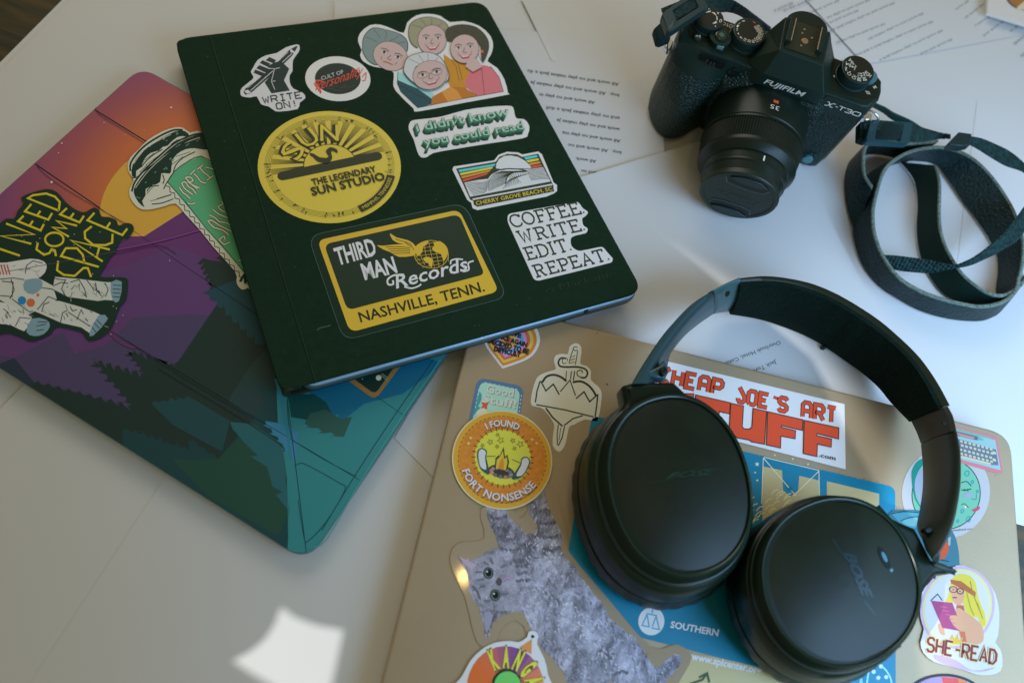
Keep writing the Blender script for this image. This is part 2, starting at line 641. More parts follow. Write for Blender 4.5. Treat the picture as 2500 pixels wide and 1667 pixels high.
# typed lines
cr = crop(1380, 80, 4.125)
A = Art(onsurf(Surf(z=.0041), cr), 'Q')
for x, y, t in [(540, 508, 'All work and no play makes Jack a du'), (545, 620, 'boy.  All work and no play makes Ja'), (300, 692, 'All work and no play m'),
                (550, 850, 'and no play makes Jack a dull'), (553, 962, 'work and no play makes Ja'), (557, 1080, 'All work and no play ma'), (567, 1196, 'boy.  All work and no'), (312, 1284, 'All work'), (314, 1400, 'and no')]:
    L = len(t) * 25.5
    A.text(INK, t, (x, y), (x - L, y - L * .147), 31, .014, up=(-3, 31))
A.build('typed_text', TX)
cr = crop(1740, 640, 3.734)
A = Art(onsurf(Surf(z=.0049), cr), 'Q')
A.text(INK, 'Overlook Hotel, Color', (612, 712), (100, 913), 36, .0)
A.text(INK, 'Jack Torrance', (575, 893), (260, 1017), 36, .0)
A.build('typed_text', OV)
ty = tag(thing('paper_sheet', ray_at((2200, 60), .001), 'second typed page with blurred lines of print in the top right corner', 'paper', 'loose sheets of paper'))
q = [(1700, -300), (2560, -420), (2900, 10), (2110, 158)]
ring = [ray_at(p, .0026) for p in q]
slab('page', ring, (0, 0, 1), .00015, 4e-5, PAPER, ty, seg=1)
cr = crop(1950, 0, 4.276)
A = Art(onsurf(Surf(z=.00263), cr), 'R')
pin = mat((84, 104, 124), 'R', .7)
rows = [((1500, 310), (840, 625)), ((1400, 215), (420, 650)), ((1300, 130), (720, 410)), ((1600, 400), (1270, 560)), ((1000, 20), (300, 330)), ((740, -10), (290, 185)), ((420, -5), (20, 175)), ((900, 240), (390, 445)),
        ((1770, 0), (1630, 98)), ((1925, 35), (1730, 188)), ((2010, 150), (1835, 268)), ((2150, 200), (1925, 370)), ((2300, 250), (2200, 325)), ((2400, 340), (2240, 460)), ((2460, 480), (2310, 585)), ((150, -20), (-160, 110)), ((-60, 20), (-260, 110)), ((620, 100), (100, 330))]
for k, (a, b) in enumerate(rows):
    d = (b[0] - a[0], b[1] - a[1])
    ln = math.hypot(*d)
    t = 'All work and no play makes Jack a dull boy. All work and no play'[:max(4, int(ln / 21))]
    A.text(pin, t, a, b, 22, .012)
A.build('typed_text', ty)

cdp = thing('photo_card', ray_at((2450, 20), .0), 'white card with a round orange-brown print in the top right corner', 'card')
ring = [ray_at(p, .009) for p in [(2416, -90), (2411, 33), (2570, 82), (2620, -70)]]
slab('card', ring, (0, 0, 1), .0022, 2e-4, mat((190, 205, 222), 'R', .5), cdp)
A = Art(onsurf(Surf(z=.0091), crop(2300, 0, 11.76)), 'R')
A.circ((60, 70, 110), 2420, -190, 620, 500)
A.up().circ((150, 115, 70), 2430, -200, 585, 470).up().poly((215, 200, 190), [(2120, 270), (2350, 60), (2500, 60), (2500, 240), (2300, 290)], 3)
A.build('printed_picture', cdp)

# ------------------------------------------------------------------ black tablet folio
NP = [(424, 95), (1181, 2), (1573, 716), (686, 962)]
N = Surf(pts=[(NP[0], .016), (NP[1], .014), (NP[3], .026)])
c4 = [N.pt(*p) for p in NP]
folio = thing('tablet_folio', (c4[0] + c4[2]) / 2 - V((0, 0, .015)), 'black cloth tablet folio covered with nine stickers, lying across the tablet case and the laptop', 'tablet case')
BLK = mat((20, 43, 28), 'N', .75, .12, bump=('noise', 900, .25), noise=(240, .12))
BLK2 = mat((20, 40, 28), 'N', .5, .35)


def quad_pt(u, v):
    a = c4[0] * (1 - u) + c4[1] * u
    b = c4[3] * (1 - u) + c4[2] * u
    return a * (1 - v) + b * v


def quad_ring(u0, v0, u1, v1, r, off, n=7):
    q = [quad_pt(u0, v0), quad_pt(u1, v0), quad_pt(u1, v1), quad_pt(u0, v1)]
    return [V(p) + N.n * off for p in roundpoly([tuple(x) for x in q], r, n)]


slab('front_cover', quad_ring(0, 0, 1, .994, [.010, .010, .009, .006], 0), N.n, .0019, .0007, BLK, folio)
slab('back_cover', quad_ring(.02, .003, .994, .9985, [.004, .009, .009, .004], -.0066), N.n, .0017, .0006, BLK2, folio)
METAL = mat((122, 154, 178), 'N', .3, .5, metal=.3)  # pale blue stands in for the bright reflection along the edge
DGREY = mat((52, 74, 78), 'N', .4, .5)
dv = slab('tablet', quad_ring(.055, .012, .990, .9970, .008, -.0020), N.n, .0030, .0010, METAL, folio, seg=4)
slab('tablet_side_band', quad_ring(.05, .010, .9915, .9990, .008, -.0036), N.n, .0030, .0004, DGREY, folio)
slab('button', quad_ring(.82, .985, .832, 1.001, .0006, -.0024), N.n, .0026, .0003, BLK2, folio, seg=1)
# spine: a half-round roll joining the two covers
rings = []
for v in [.006 + .990 * i / 20 for i in range(21)]:
    p, q = quad_pt(0.0, v), quad_pt(.045, v)
    d = (q - p).normalized()
    r = []
    for k in range(9):
        a = math.pi / 2 + math.pi * k / 8
        r.append(p + d * (.0046 + .0042 * math.cos(a)) + N.n * (-.0042 + .0041 * math.sin(a)))
    r += [q + N.n * -.0081, q + N.n * -.0070, p + d * .005 + N.n * -.0072, p + d * .0022 + N.n * -.0042, p + d * .005 + N.n * -.0016, q + N.n * -.0016]
    rings.append(r)
loft('spine', rings, mat((26, 46, 34), 'N', .6, .3), folio)
slab('spine_lining', quad_ring(.012, .93, .05, .988, .0004, -.003), N.n, .003, .0003, DGREY, folio, seg=1)
# hinge crease and embossed maker's mark drawn flat, relief shade and lit edges painted
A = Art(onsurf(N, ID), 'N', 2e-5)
RELIEF_SHADE = mat((13, 30, 20), 'N', .8, .1)
A.line(RELIEF_SHADE, [(509, 88), (601, 383), (690, 680), (769, 936)], 2.2)
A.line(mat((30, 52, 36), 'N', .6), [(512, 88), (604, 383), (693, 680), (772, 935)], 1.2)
A.build('hinge_crease_shading', folio)
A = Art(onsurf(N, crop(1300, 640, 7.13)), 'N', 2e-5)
A.text(RELIEF_SHADE, 'reMarkable', (255, 548), (1460, 250), 105, .0)
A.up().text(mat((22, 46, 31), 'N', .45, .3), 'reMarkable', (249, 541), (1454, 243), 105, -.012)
A.build('emboss_shading', folio)
A = Art(onsurf(N, crop(700, 480, 3.1367)), 'N', 2e-5)
for p in [[(232, 1022), (250, 1008), (262, 1002)], [(262, 1004), (320, 990), (338, 982)], [(1760, 826), (1764, 830)], [(1436, 986), (1442, 990)]]:
    A.line(mat((62, 88, 74), 'N'), p, 5)
A.build('scuff_marks', folio)['kind'] = 'stuff'

WH = (168, 172, 176)
# 1 raised fist with pencil
cr = crop(400, 0, 3.92)
o, A = sticker(N, cr, [(1275, 428), (1300, 450), (1290, 500), (1235, 580), (1232, 680), (1205, 720), (1205, 790), (1240, 850), (1330, 890), (1355, 940), (1300, 985), (1280, 1045), (1100, 1070), (1050, 1055), (1000, 1020), (930, 1000), (890, 925), (830, 935), (750, 925), (732, 890), (750, 840), (850, 760), (852, 725), (832, 690), (860, 640), (900, 575), (985, 530), (1080, 510), (1170, 455)], WH, 'N', folio, 'white die-cut sticker of a raised fist gripping a pencil', 2)
K = (20, 44, 40)
A.poly(K, [(1270, 442), (1282, 450), (1225, 540), (1090, 670), (830, 895), (780, 910), (762, 885), (780, 850), (1000, 680), (1200, 480)])
A.up().poly(WH, [(1205, 478), (1222, 474), (1252, 500), (1245, 512), (1215, 505)]).poly(WH, [(806, 862), (838, 888), (800, 900), (772, 882), (780, 866)]).line(WH, [(1225, 515), (1090, 640), (830, 870)], 7).line(WH, [(1190, 500), (1060, 620), (800, 845)], 5)
A.up().poly(K, [(1060, 600), (1120, 585), (1200, 660), (1150, 770), (1205, 868), (1030, 895), (965, 790), (1010, 740), (1060, 690), (1000, 650), (990, 635)])
for q in [[(1010, 548), (1075, 578), (1050, 608), (975, 580)], [(945, 578), (1020, 612), (990, 640), (918, 605)], [(915, 625), (1020, 668), (990, 705), (885, 655)], [(875, 668), (985, 710), (960, 740), (858, 698)]]:
    A.poly(K, q)
A.up().line(WH, [(1000, 655), (1060, 662), (1110, 650)], 6).line(WH, [(1058, 665), (1030, 780), (1062, 860)], 6).line(WH, [(1040, 780), (1068, 776)], 6)
A.sfont(K, 'WRiTE', (955, 990), (1322, 938), 62, 11, up=(-14, -58)).sfont(K, 'ON!', (1085, 1048), (1262, 1018), 58, 11, up=(-14, -56))
A.build('printed_design', o)

# 2 round badge
o, A = sticker(N, cr, ellipse(1665, 756, 313, 214, .06), (176, 182, 178), 'N', folio, 'round white sticker with a dark centre and red brush lettering')
A.circ((18, 42, 32), 1665, 755, 220, 149, .05)
A.up()
for i in range(16):
    x, y = 1540 + random.random() * 260, 820 + random.random() * 60
    if ((x - 1665) / 200) ** 2 + ((y - 755) / 135) ** 2 < 1:
        A.line((62, 66, 36), [(x, y), (x + 30, y - 3), (x + 46, y + 2)], 4)
A.text(WH, 'CULT OF', (1512, 772), (1722, 704), 36, .0)
RD = (186, 62, 48)
A.up().text(RD, 'Personality', (1450, 872), (1905, 716), 66, .0, .3, up=(8, -92))
A.line(RD, [(1440, 800), (1500, 890), (1488, 840), (1452, 790), (1480, 770), (1530, 790)], 13, 3).line(RD, [(1898, 740), (1935, 700), (1925, 770), (1898, 772)], 9, 3).line(RD, [(1800, 690), (1874, 652)], 7)
A.build('printed_design', o)

# 3 group of four cartoon women (generic)
cr = crop(800, 0, 3.92)
o, A = sticker(N, cr, [(400, 245), (510, 240), (620, 280), (728, 318), (760, 220), (850, 150), (960, 135), (1080, 155), (1170, 215), (1300, 205), (1450, 250), (1560, 350), (1583, 450), (1560, 530), (1530, 590), (1620, 650), (1690, 760), (1725, 890), (1700, 912), (1280, 990), (870, 1068), (820, 1040), (650, 870), (628, 790), (632, 700), (560, 660), (440, 640), (340, 590), (310, 530), (325, 480), (290, 400), (310, 320)], (172, 178, 176), 'N', folio, 'white die-cut sticker of a group of four cartoon women with grey, blonde, brown and white hair', 2)
LN = (30, 44, 44)
SK = (160, 140, 138)
A.poly((14, 66, 74), [(672, 690), (860, 800), (1010, 900), (1000, 1000), (862, 1034), (700, 880), (665, 800)])
A.poly((122, 170, 170), [(672, 688), (760, 720), (860, 800), (1020, 905), (1000, 950), (860, 850), (672, 770)])
A.poly((168, 92, 100), [(1320, 700), (1460, 620), (1560, 640), (1640, 740), (1682, 878), (1440, 925), (1310, 830)])
A.poly((160, 112, 22), [(1110, 520), (1180, 570), (1300, 600), (1362, 690), (1310, 790), (1330, 850), (1180, 860), (1120, 700)])
A.up().poly((150, 92, 24), [(1000, 930), (1180, 830), (1300, 840), (1432, 918), (1280, 950), (990, 1006)])
A.poly((186, 118, 50), [(1090, 880), (1180, 830), (1240, 870), (1285, 945), (1150, 975)])
A.line(LN, [(672, 690), (665, 800), (700, 880), (862, 1034), (1282, 950), (1682, 878), (1640, 740), (1560, 640)], 5)
A.line(LN, [(1470, 640), (1500, 908)], 4).line(LN, [(1180, 570), (1230, 640), (1260, 780)], 4).line(LN, [(1250, 620), (1290, 770)], 4).line(LN, [(680, 810), (850, 910), (960, 950)], 4).line(LN, [(1300, 840), (1432, 918)], 4)


def face(x, y, a, b, rot, hair, hairpts, smile, glasses=False, ear=None):
    A.up().poly(LN, smoothpts(hairpts, 4)).up()
    cx, cy = sum(p[0] for p in hairpts) / len(hairpts), sum(p[1] for p in hairpts) / len(hairpts)
    A.poly(hair, smoothpts([(cx + (p[0] - cx) * .965, cy + (p[1] - cy) * .965) for p in hairpts], 4)).up()
    for k in range(7):
        p = hairpts[(1 + k) % len(hairpts)]
        A.line(LN, [(cx + (p[0] - cx) * .9, cy + (p[1] - cy) * .9), (cx + (p[0] - cx) * .6 + 14, cy + (p[1] - cy) * .6), (cx + (p[0] - cx) * .35 + 10, cy + (p[1] - cy) * .4)], 3, 3)
    A.up().poly(LN, ellipse(x, y, a + 4, b + 4, rot)).up().poly(SK, ellipse(x, y, a, b, rot)).up()
    c, s = math.cos(rot), math.sin(rot)
    T = lambda u, v: (x + u * a * c - v * b * s, y + u * a * s + v * b * c)
    for sx in (-.42, .42):
        A.poly((214, 214, 210), [T(sx + .2 * math.cos(t * .7), -.12 + .09 * math.sin(t * .7)) for t in range(9)])
        A.up().circ(LN, *T(sx, -.12), a * .08).line(LN, [T(sx - .25, -.30), T(sx, -.38), T(sx + .26, -.28)], 6).line(LN, [T(sx - .2, -.15), T(sx, -.24), T(sx + .22, -.12)], 4)
        if glasses:
            A.line((120, 112, 90), [T(sx + .33 * math.cos(t * .52), -.10 + .22 * math.sin(t * .52)) for t in range(13)], 6)
    if glasses:
        A.line((120, 112, 90), [T(-.1, -.14), T(.1, -.14)], 6)
    A.line(LN, [T(.02, -.1), T(-.12, .22), T(.0, .28), T(.14, .22)], 4)
    if smile:
        A.poly((150, 50, 56), [T(-.42, .42), T(-.15, .48), T(.15, .48), T(.42, .40), T(.22, .68), T(-.2, .70)]).up().poly((200, 200, 194), [T(-.34, .46), T(0, .51), T(.34, .45), T(.16, .57), T(-.16, .58)])
    else:
        A.line((140, 80, 66), [T(-.3, .52), T(0, .48), T(.3, .52)], 10)
    A.line(LN, [T(-.5, .2), T(-.42, .45)], 3).line(LN, [T(.5, .2), T(.42, .45)], 3)


face(600, 540, 165, 135, .35, (98, 116, 116), [(330, 450), (345, 350), (430, 268), (560, 285), (700, 330), (765, 400), (760, 500), (700, 440), (600, 420), (520, 470), (440, 470), (480, 620), (400, 600), (340, 520)], False)
face(1000, 385, 135, 140, -.05, (120, 122, 98), [(770, 330), (790, 230), (880, 175), (1000, 165), (1120, 210), (1165, 290), (1150, 400), (1110, 330), (1030, 260), (900, 300), (860, 350), (862, 460), (800, 420)], True)
face(1310, 470, 135, 135, -.1, (56, 56, 42), [(1125, 350), (1150, 270), (1280, 235), (1430, 265), (1530, 370), (1540, 480), (1480, 600), (1460, 430), (1330, 350), (1230, 350), (1170, 400)], True)
A.up().poly(SK, [(1340, 580), (1430, 560), (1480, 640), (1390, 690), (1320, 640)]).circ((190, 80, 70), 1478, 496, 14)
face(980, 720, 165, 135, -.22, (160, 166, 168), [(725, 640), (760, 555), (860, 510), (960, 500), (1070, 540), (1140, 640), (1165, 740), (1130, 780), (1080, 640), (960, 600), (840, 640), (830, 740), (900, 840), (800, 780), (730, 700)], True, True)
A.build('printed_design', o)

# 4 yellow record label
cr = crop(600, 250, 4.704)
YL = (196, 158, 54)
DK = (44, 50, 28)
cw = N.pt(*cr((972, 722)))
rw = N.pt(*cr((1745, 560)))
ex = (rw - cw)
R = ex.length
ex.normalize()
ey = N.n.cross(ex)
fr = lambda x, y, off=0.0: cw + ex * (x * R) + ey * (y * R) + N.n * off
tt = 1.2e-4
o = slab('sticker', [fr(math.cos(i * math.tau / 72), math.sin(i * math.tau / 72), tt + 6e-5) for i in range(72)], N.n, tt, 3e-5, mat(YL, 'N', .45), folio, seg=1)
o['label'] = 'large round yellow sticker like a record label with a rooster and a dark bar'
A = Art(fr, 'N', tt + 8.5e-5)
for rr in (.905, .885, .865, .845, .825):
    A.ring(DK, 0, 0, rr, rr, .0042, n=90)
A.up()
for i in range(46):
    th = random.random() * math.tau
    if -1.35 < (th if th < math.pi else th - math.tau) < -.5:
        continue
    rr = random.choice((.84, .86, .88))
    x, y = math.cos(th) * rr, math.sin(th) * rr
    A.circ(DK, x, y, .013, n=8).line(DK, [(x, y), (x * (1 + .05 * random.choice((-1, 1))), y * (1 + .05 * random.choice((-1, 1))))], .006)
for i in range(11):
    th = i / 11 * math.tau
    for d in (0, .02):
        A.line(DK, [(math.cos(th + d) * .82, math.sin(th + d) * .82), (math.cos(th + d) * .91, math.sin(th + d) * .91)], .006)
for i in range(14):
    th = math.radians(6 + i * 168 / 13)
    for d in (-.055, -.033, -.011, .011, .033, .055):
        A.line(DK, [(math.cos(th + d * .7) * .36, .02 + math.sin(th + d * .7) * .36), (math.cos(th + d) * .815, math.sin(th + d) * .815)], .0065)
A.up().poly(YL, ellipse(0, 0, .37, .37, 0, 30, 0, math.pi, False)).up()
A.ring(DK, 0, 0, .375, .375, .012, n=40, t0=0, t1=math.pi)
A.up().line(DK, [(-.68, -.02), (.68, -.02)], .15).circ(DK, -.68, -.02, .075).circ(DK, .68, -.02, .075)
for ch, th, sz in (('S', 140, .27), ('U', 108, .27), ('N', 76, .27)):
    t = math.radians(th)
    ux, uy = math.cos(t), math.sin(t)
    rx, ry = uy, -ux
    for col, b, dx in ((DK, .04, -.03), (DK, .03, 0), (YL, .005, 0)):
        A.up().text(col, ch, (ux * .43 - rx * .13 + dx, uy * .43 - ry * .13 + dx * .3), (ux * .43 + rx * .13 + dx, uy * .43 + ry * .13 + dx * .3), sz, b, up=(ux * .30, uy * .30))
A.up().poly(DK, [(-.04, .04), (-.02, .12), (-.11, .16), (-.17, .24), (-.22, .27), (-.23, .23), (-.20, .20), (-.16, .10), (-.08, .05), (-.03, .02)], 2).poly(DK, [(-.05, .12), (.02, .14), (.0, .24), (.08, .30), (.16, .24), (.15, .17), (.11, .22), (.07, .22), (.06, .12), (.02, .06), (-.03, .05)], 2)
A.text(DK, 'THE LEGENDARY', (-.33, -.29), (.60, -.29), .105, .028, up=(0, .105))
A.text(DK, 'SUN STUDIO', (-.38, -.46), (.68, -.46), .135, .03, up=(0, .135))
A.text(DK, 'TM', (.70, -.34), (.75, -.34), .02, .0, up=(0, .02))
A.ring(DK, 0, 0, .93, .93, .115, n=30, t0=math.radians(-78), t1=math.radians(-28)).up()
A.text(YL, 'MEMPHIS, TENNESSEE', (0, 0), (1, 0), .06, .0, fn=lambda a, b: ((.898 - .05 * b) * math.cos(math.radians(-75 + 44 * a)), (.898 - .05 * b) * math.sin(math.radians(-75 + 44 * a))))
A.build('printed_design', o)

# 5 green groovy lettering
cr = crop(950, 230, 3.3367)
o, A = sticker(N, cr, [(190, 215), (260, 205), (420, 185), (620, 130), (800, 105), (960, 95), (1010, 108), (1022, 160), (1040, 200), (1100, 205), (1142, 260), (1130, 330), (1090, 360), (830, 400), (520, 450), (360, 480), (310, 512), (260, 515), (230, 470), (200, 370), (160, 290), (165, 240)], (180, 182, 182), 'N', folio, 'white sticker with two wavy lines of layered green lettering', 2)
for k, c in enumerate([(18, 46, 44), (26, 66, 50), (24, 78, 54), (34, 104, 70), (44, 122, 86)]):
    dx, dy = -20 + k * 4.4, 42 - k * 9.2
    b = .045 if k == 0 else .028
    for t, p0, p1, h in (("i didn't know", (228, 305), (985, 170), 66), ('you could read', (290, 422), (1105, 282), 62)):
        A.up().text(c, t, (p0[0] + dx, p0[1] + dy), (p1[0] + dx, p1[1] + dy), h, b, up=(-20, -h))
for t, p0, p1, h in (("i didn't know", (228, 305), (985, 170), 66), ('you could read', (290, 422), (1105, 282), 62)):
    A.up().text((18, 46, 44), t, p0, p1, h, .034, up=(-20, -h)).up().text((132, 164, 150), t, p0, p1, h, .012, up=(-20, -h))
A.build('printed_design', o)

# 6 beach badge
o, A = sticker(N, cr, [(525, 590), (855, 540), (890, 495), (960, 470), (1050, 475), (1085, 492), (1215, 468), (1245, 490), (1340, 720), (1368, 740), (1368, 790), (1340, 810), (1280, 835), (1200, 850), (720, 945), (680, 930), (668, 885), (635, 860), (515, 615)], (172, 178, 182), 'N', folio, 'white bordered badge sticker of a wave, a full moon and rainbow stripes')
A.poly(DK, [(545, 608), (868, 552), (900, 510), (960, 488), (1040, 490), (1085, 512), (1215, 486), (1340, 750), (1335, 790), (715, 915), (690, 900), (685, 870), (660, 860)])
A.up()
for k, c in enumerate([(66, 170, 176), (196, 170, 60), (204, 116, 50), (186, 68, 50)]):
    y = k * 26
    A.poly(c, [(565 + k * 11, 618 + y), (865 - k * 18, 567 + y * .92), (860 - k * 22, 585 + y * .92), (573 + k * 11, 636 + y)])
    A.poly(c, [(1100 + k * 18, 516 + y * .9), (1203 + k * 12, 498 + y * .95), (1211 + k * 12, 514 + y * .95), (1112 + k * 18, 534 + y * .9)])
A.poly((170, 176, 178), [(870, 605), (872, 570), (895, 530), (940, 504), (990, 500), (1050, 512), (1110, 545), (1150, 585), (1160, 605), (1050, 606), (960, 618)])
A.poly((166, 172, 174), [(612, 722), (720, 700), (800, 690), (840, 650), (900, 622), (1000, 612), (1160, 610), (1255, 595), (1315, 712), (660, 836)])
A.up()
for i in range(9):
    A.line(DK, [(620 + i * 8, 735 + i * 11), (700 + i * 5, 718 + i * 11), (760 + i * 2, 722 + i * 10), (820 - i * 3, 700 + i * 10)], 3.5, 2)
    A.line(DK, [(1120 + i * 4, 622 + i * 10), (1200 + i * 4, 612 + i * 10), (1262 + i * 5, 602 + i * 11)], 3.5, 2)
for i in range(15):
    A.line(DK, [(815 + i * 9, 790 - i * 4), (810 + i * 12, 730 - i * 5), (850 + i * 16, 655 - i * 2), (925 + i * 14, 628)], 4, 3)
for i in range(9):
    A.line(DK, [(930 + i * 18, 770 - i * 6), (960 + i * 10, 720 - i * 5), (990 + i * 16, 680 - i * 3), (960 + i * 22, 655 - i * 2)], 4, 2)
A.line(DK, [(800, 690), (850, 635), (940, 610), (1060, 612), (1120, 630), (1010, 640), (960, 680), (950, 730)], 9, 3)
A.line(DK, [(665, 845), (1322, 722)], 6)
A.poly((166, 172, 174), [(676, 852), (1326, 730), (1332, 742), (684, 864)])
A.up().poly(DK, [(700, 880), (1335, 750), (1345, 792), (715, 918)]).up()
A.text(YL, 'CHERRY GROVE BEACH, SC', (712, 905), (1332, 785), 32, .008, up=(-9, -30))
A.build('printed_design', o)

# 7 slab serif words
o, A = sticker(N, cr, roundpoly([(965, 975), (1540, 875), (1578, 930), (1625, 960), (1600, 995), (1570, 1010), (1580, 1070), (1622, 1095), (1610, 1130), (1570, 1140), (1520, 1150), (1478, 1170), (1480, 1230), (1510, 1262), (1550, 1278), (1740, 1240), (1775, 1285), (1825, 1340), (1815, 1370), (1520, 1445), (1215, 1520), (1180, 1510), (965, 1040)], [40, 24, 12, 16, 10, 16, 16, 16, 16, 20, 20, 30, 30, 24, 18, 34, 18, 20, 20, 1, 25, 20, 20], 4), (184, 184, 180), 'N', folio, 'white sticker with four lines of slab serif words')
W7 = (40, 52, 34)
for t, p0, p1, h in (('COFFEE.', (1010, 1086), (1600, 966), 98), ('WRITE.', (1070, 1212), (1605, 1104), 96), ('EDIT.', (1128, 1350), (1495, 1268), 100), ('REPEAT.', (1200, 1490), (1803, 1346), 96)):
    A.sfont(W7, t, p0, p1, h, 14, SLAB, up=(-h * .42, -h * .93), gap=.9)
A.build('printed_design', o)

# 8 black and yellow record company sticker with clear border
cr = crop(700, 480, 3.1367)
CLR = mat((22, 45, 30), 'N', .55, .14)
RIM = mat((58, 84, 80), 'N', .4, .3)
og = roundpoly([(160, 300), (1360, 45), (1690, 770), (435, 1105)], [110, 110, 95, 110], 8)
o, A = sticker(N, cr, og, RIM, 'N', folio, 'clear bordered yellow and black sticker with a winged globe', t=1.4e-4)
A.poly(CLR, [(925 + (p[0] - 925) * .994, 560 + (p[1] - 560) * .992) for p in og])
Y8 = (194, 146, 42)
A.up().poly(Y8, roundpoly([(235, 335), (1320, 100), (1625, 725), (485, 1040)], [60, 60, 60, 70], 7))
A.up().poly((24, 46, 30), roundpoly([(285, 365), (1320, 135), (1515, 595), (465, 870)], [60, 55, 40, 55], 7))
SV = (176, 180, 178)
A.up()
A.text(SV, 'THIRD', (392, 524), (695, 442), 125, .028, up=(-36, -122))
A.text(SV, 'MAN', (598, 636), (850, 578), 120, .028, up=(-36, -116))
A.text(SV, 'Records', (838, 704), (1392, 560), 96, .015, .15, up=(-20, -100))
A.line(SV, [(900, 610), (830, 600), (775, 632), (778, 672), (815, 670), (812, 640)], 14, 3).line(SV, [(900, 690), (960, 702), (1020, 680), (1022, 668)], 12, 3).line(SV, [(1255, 520), (1260, 490), (1300, 478), (1350, 482)], 12, 3).line(SV, [(1350, 575), (1395, 560), (1390, 510), (1432, 492)], 12, 3)
A.text((28, 44, 22), 'NASHVILLE, TENN.', (566, 962), (1520, 722), 76, .015, up=(-22, -74))
A.up().ring(Y8, 1107, 442, 133, 108, 5, .1)
for k in range(-3, 4):
    A.line(Y8, [(1107 + k * 36 - 20, 442 - 100 * math.sqrt(max(0, 1 - (k / 3.6) ** 2))), (1107 + k * 42, 442), (1107 + k * 36 + 24, 442 + 100 * math.sqrt(max(0, 1 - (k / 3.6) ** 2)))], 3, 3)
    A.line(Y8, [(1107 - 125 * math.sqrt(max(0, 1 - (k / 3.6) ** 2)), 442 + k * 29 + 14), (1107 + 125 * math.sqrt(max(0, 1 - (k / 3.6) ** 2)), 442 + k * 29 - 14)], 3)
A.up()
for q in [[(985, 385), (1030, 350), (1085, 340), (1070, 370), (1045, 385), (1040, 420), (1010, 455), (985, 430)], [(1045, 470), (1090, 462), (1118, 490), (1108, 545), (1085, 510), (1060, 500)], [(1125, 352), (1180, 345), (1225, 385), (1235, 430), (1215, 480), (1200, 490), (1180, 440), (1140, 425), (1112, 400), (1130, 375)]]:
    A.poly(Y8, q, 2)
A.poly(Y8, [(690, 373), (740, 376), (900, 362), (950, 385), (985, 410), (985, 440), (960, 455), (860, 462), (790, 425), (740, 405)], 2).poly(Y8, [(790, 280), (840, 312), (930, 335), (975, 365), (990, 395), (975, 410), (940, 370), (860, 358), (810, 330)], 2)
A.up()
for k in range(4):
    A.line((24, 46, 30), [(760 + k * 16, 385 + k * 17), (880 + k * 8, 385 + k * 16), (945, 395 + k * 13)], 4, 2)
A.line((24, 46, 30), [(830, 325), (900, 345), (950, 380)], 4).line((24, 46, 30), [(905, 345), (950, 365), (975, 410)], 4)
A.build('printed_design', o)
# ------------------------------------------------------------------ tablet in a folding case with a printed sunset
TC = [(345, 163), (1223, 668), (749, 1370), (-277, 723)]
T = Surf(z=.0102)
tcase = thing('tablet_case', ray_at((470, 760), .001), 'tablet case printed with a purple and orange sunset over dark pines, under the black folio', 'tablet case')


def world_round(surf, pts, r, n=6):
    return roundpoly([tuple(surf.pt(*p)) for p in pts], r, n)


def to_px(p):
    c = ROT.transposed() @ (V(p) - CAM)
    return (1250 - F * c.x / c.z, 833.5 + F * c.y / c.z)


ring = world_round(T, TC, [.0105, .012, .012, .012])
slab('case_back', [V(p) - V((0, 0, .0020)) for p in ring], (0, 0, 1), .0060, .0022, mat((70, 88, 72), 'L', .45), tcase, seg=3)
slab('case_rim', [V(p) - V((0, 0, .0012)) for p in ring], (0, 0, 1), .0022, .0008, mat((46, 92, 84), 'L', .35, .5), tcase)
outline = [to_px(p) for p in world_round(T, [TC[0], TC[1], TC[2], TC[3]], [.0105, .012, .012, .012], 6)]


def half(pts, a, b, left, g=.3):
    """keep the part of pts on one side of line a-b, leaving half a groove"""
    d = V((b[0] - a[0], b[1] - a[1])).normalized()
    n = V((-d.y, d.x)) * (1 if left else -1)
    out = []
    for k in range(len(pts)):
        p, q = pts[k - 1], pts[k]
        sp = (V(p) - V(a)).dot(n) - g
        sq = (V(q) - V(a)).dot(n) - g
        if (sp < 0) != (sq < 0):
            t = sp / (sp - sq)
            out.append((p[0] + (q[0] - p[0]) * t, p[1] + (q[1] - p[1]) * t))
        if sq >= 0:
            out.append(q)
    return out


fA, fB, fC = ((229, 267), (357, 346)), ((89, 403), (446, 646)), ((276, 812), (879, 1172))
fD, fE = ((16, 662), (500, 567)), ((702, 976), (744, 1313))
pn = []
top = half(outline, *fA, False)
r1 = half(outline, *fA, True)
pn += [top, half(r1, *fB, False)]
r2 = half(r1, *fB, True)
mid, low = half(r2, *fC, False), half(r2, *fC, True)
pn += [half(mid, *fD, False), half(half(mid, *fD, True), *fE, True), half(half(mid, *fD, True), *fE, False), half(low, *fE, True), half(low, *fE, False)]
pn = [p for p in pn if len(p) > 2]


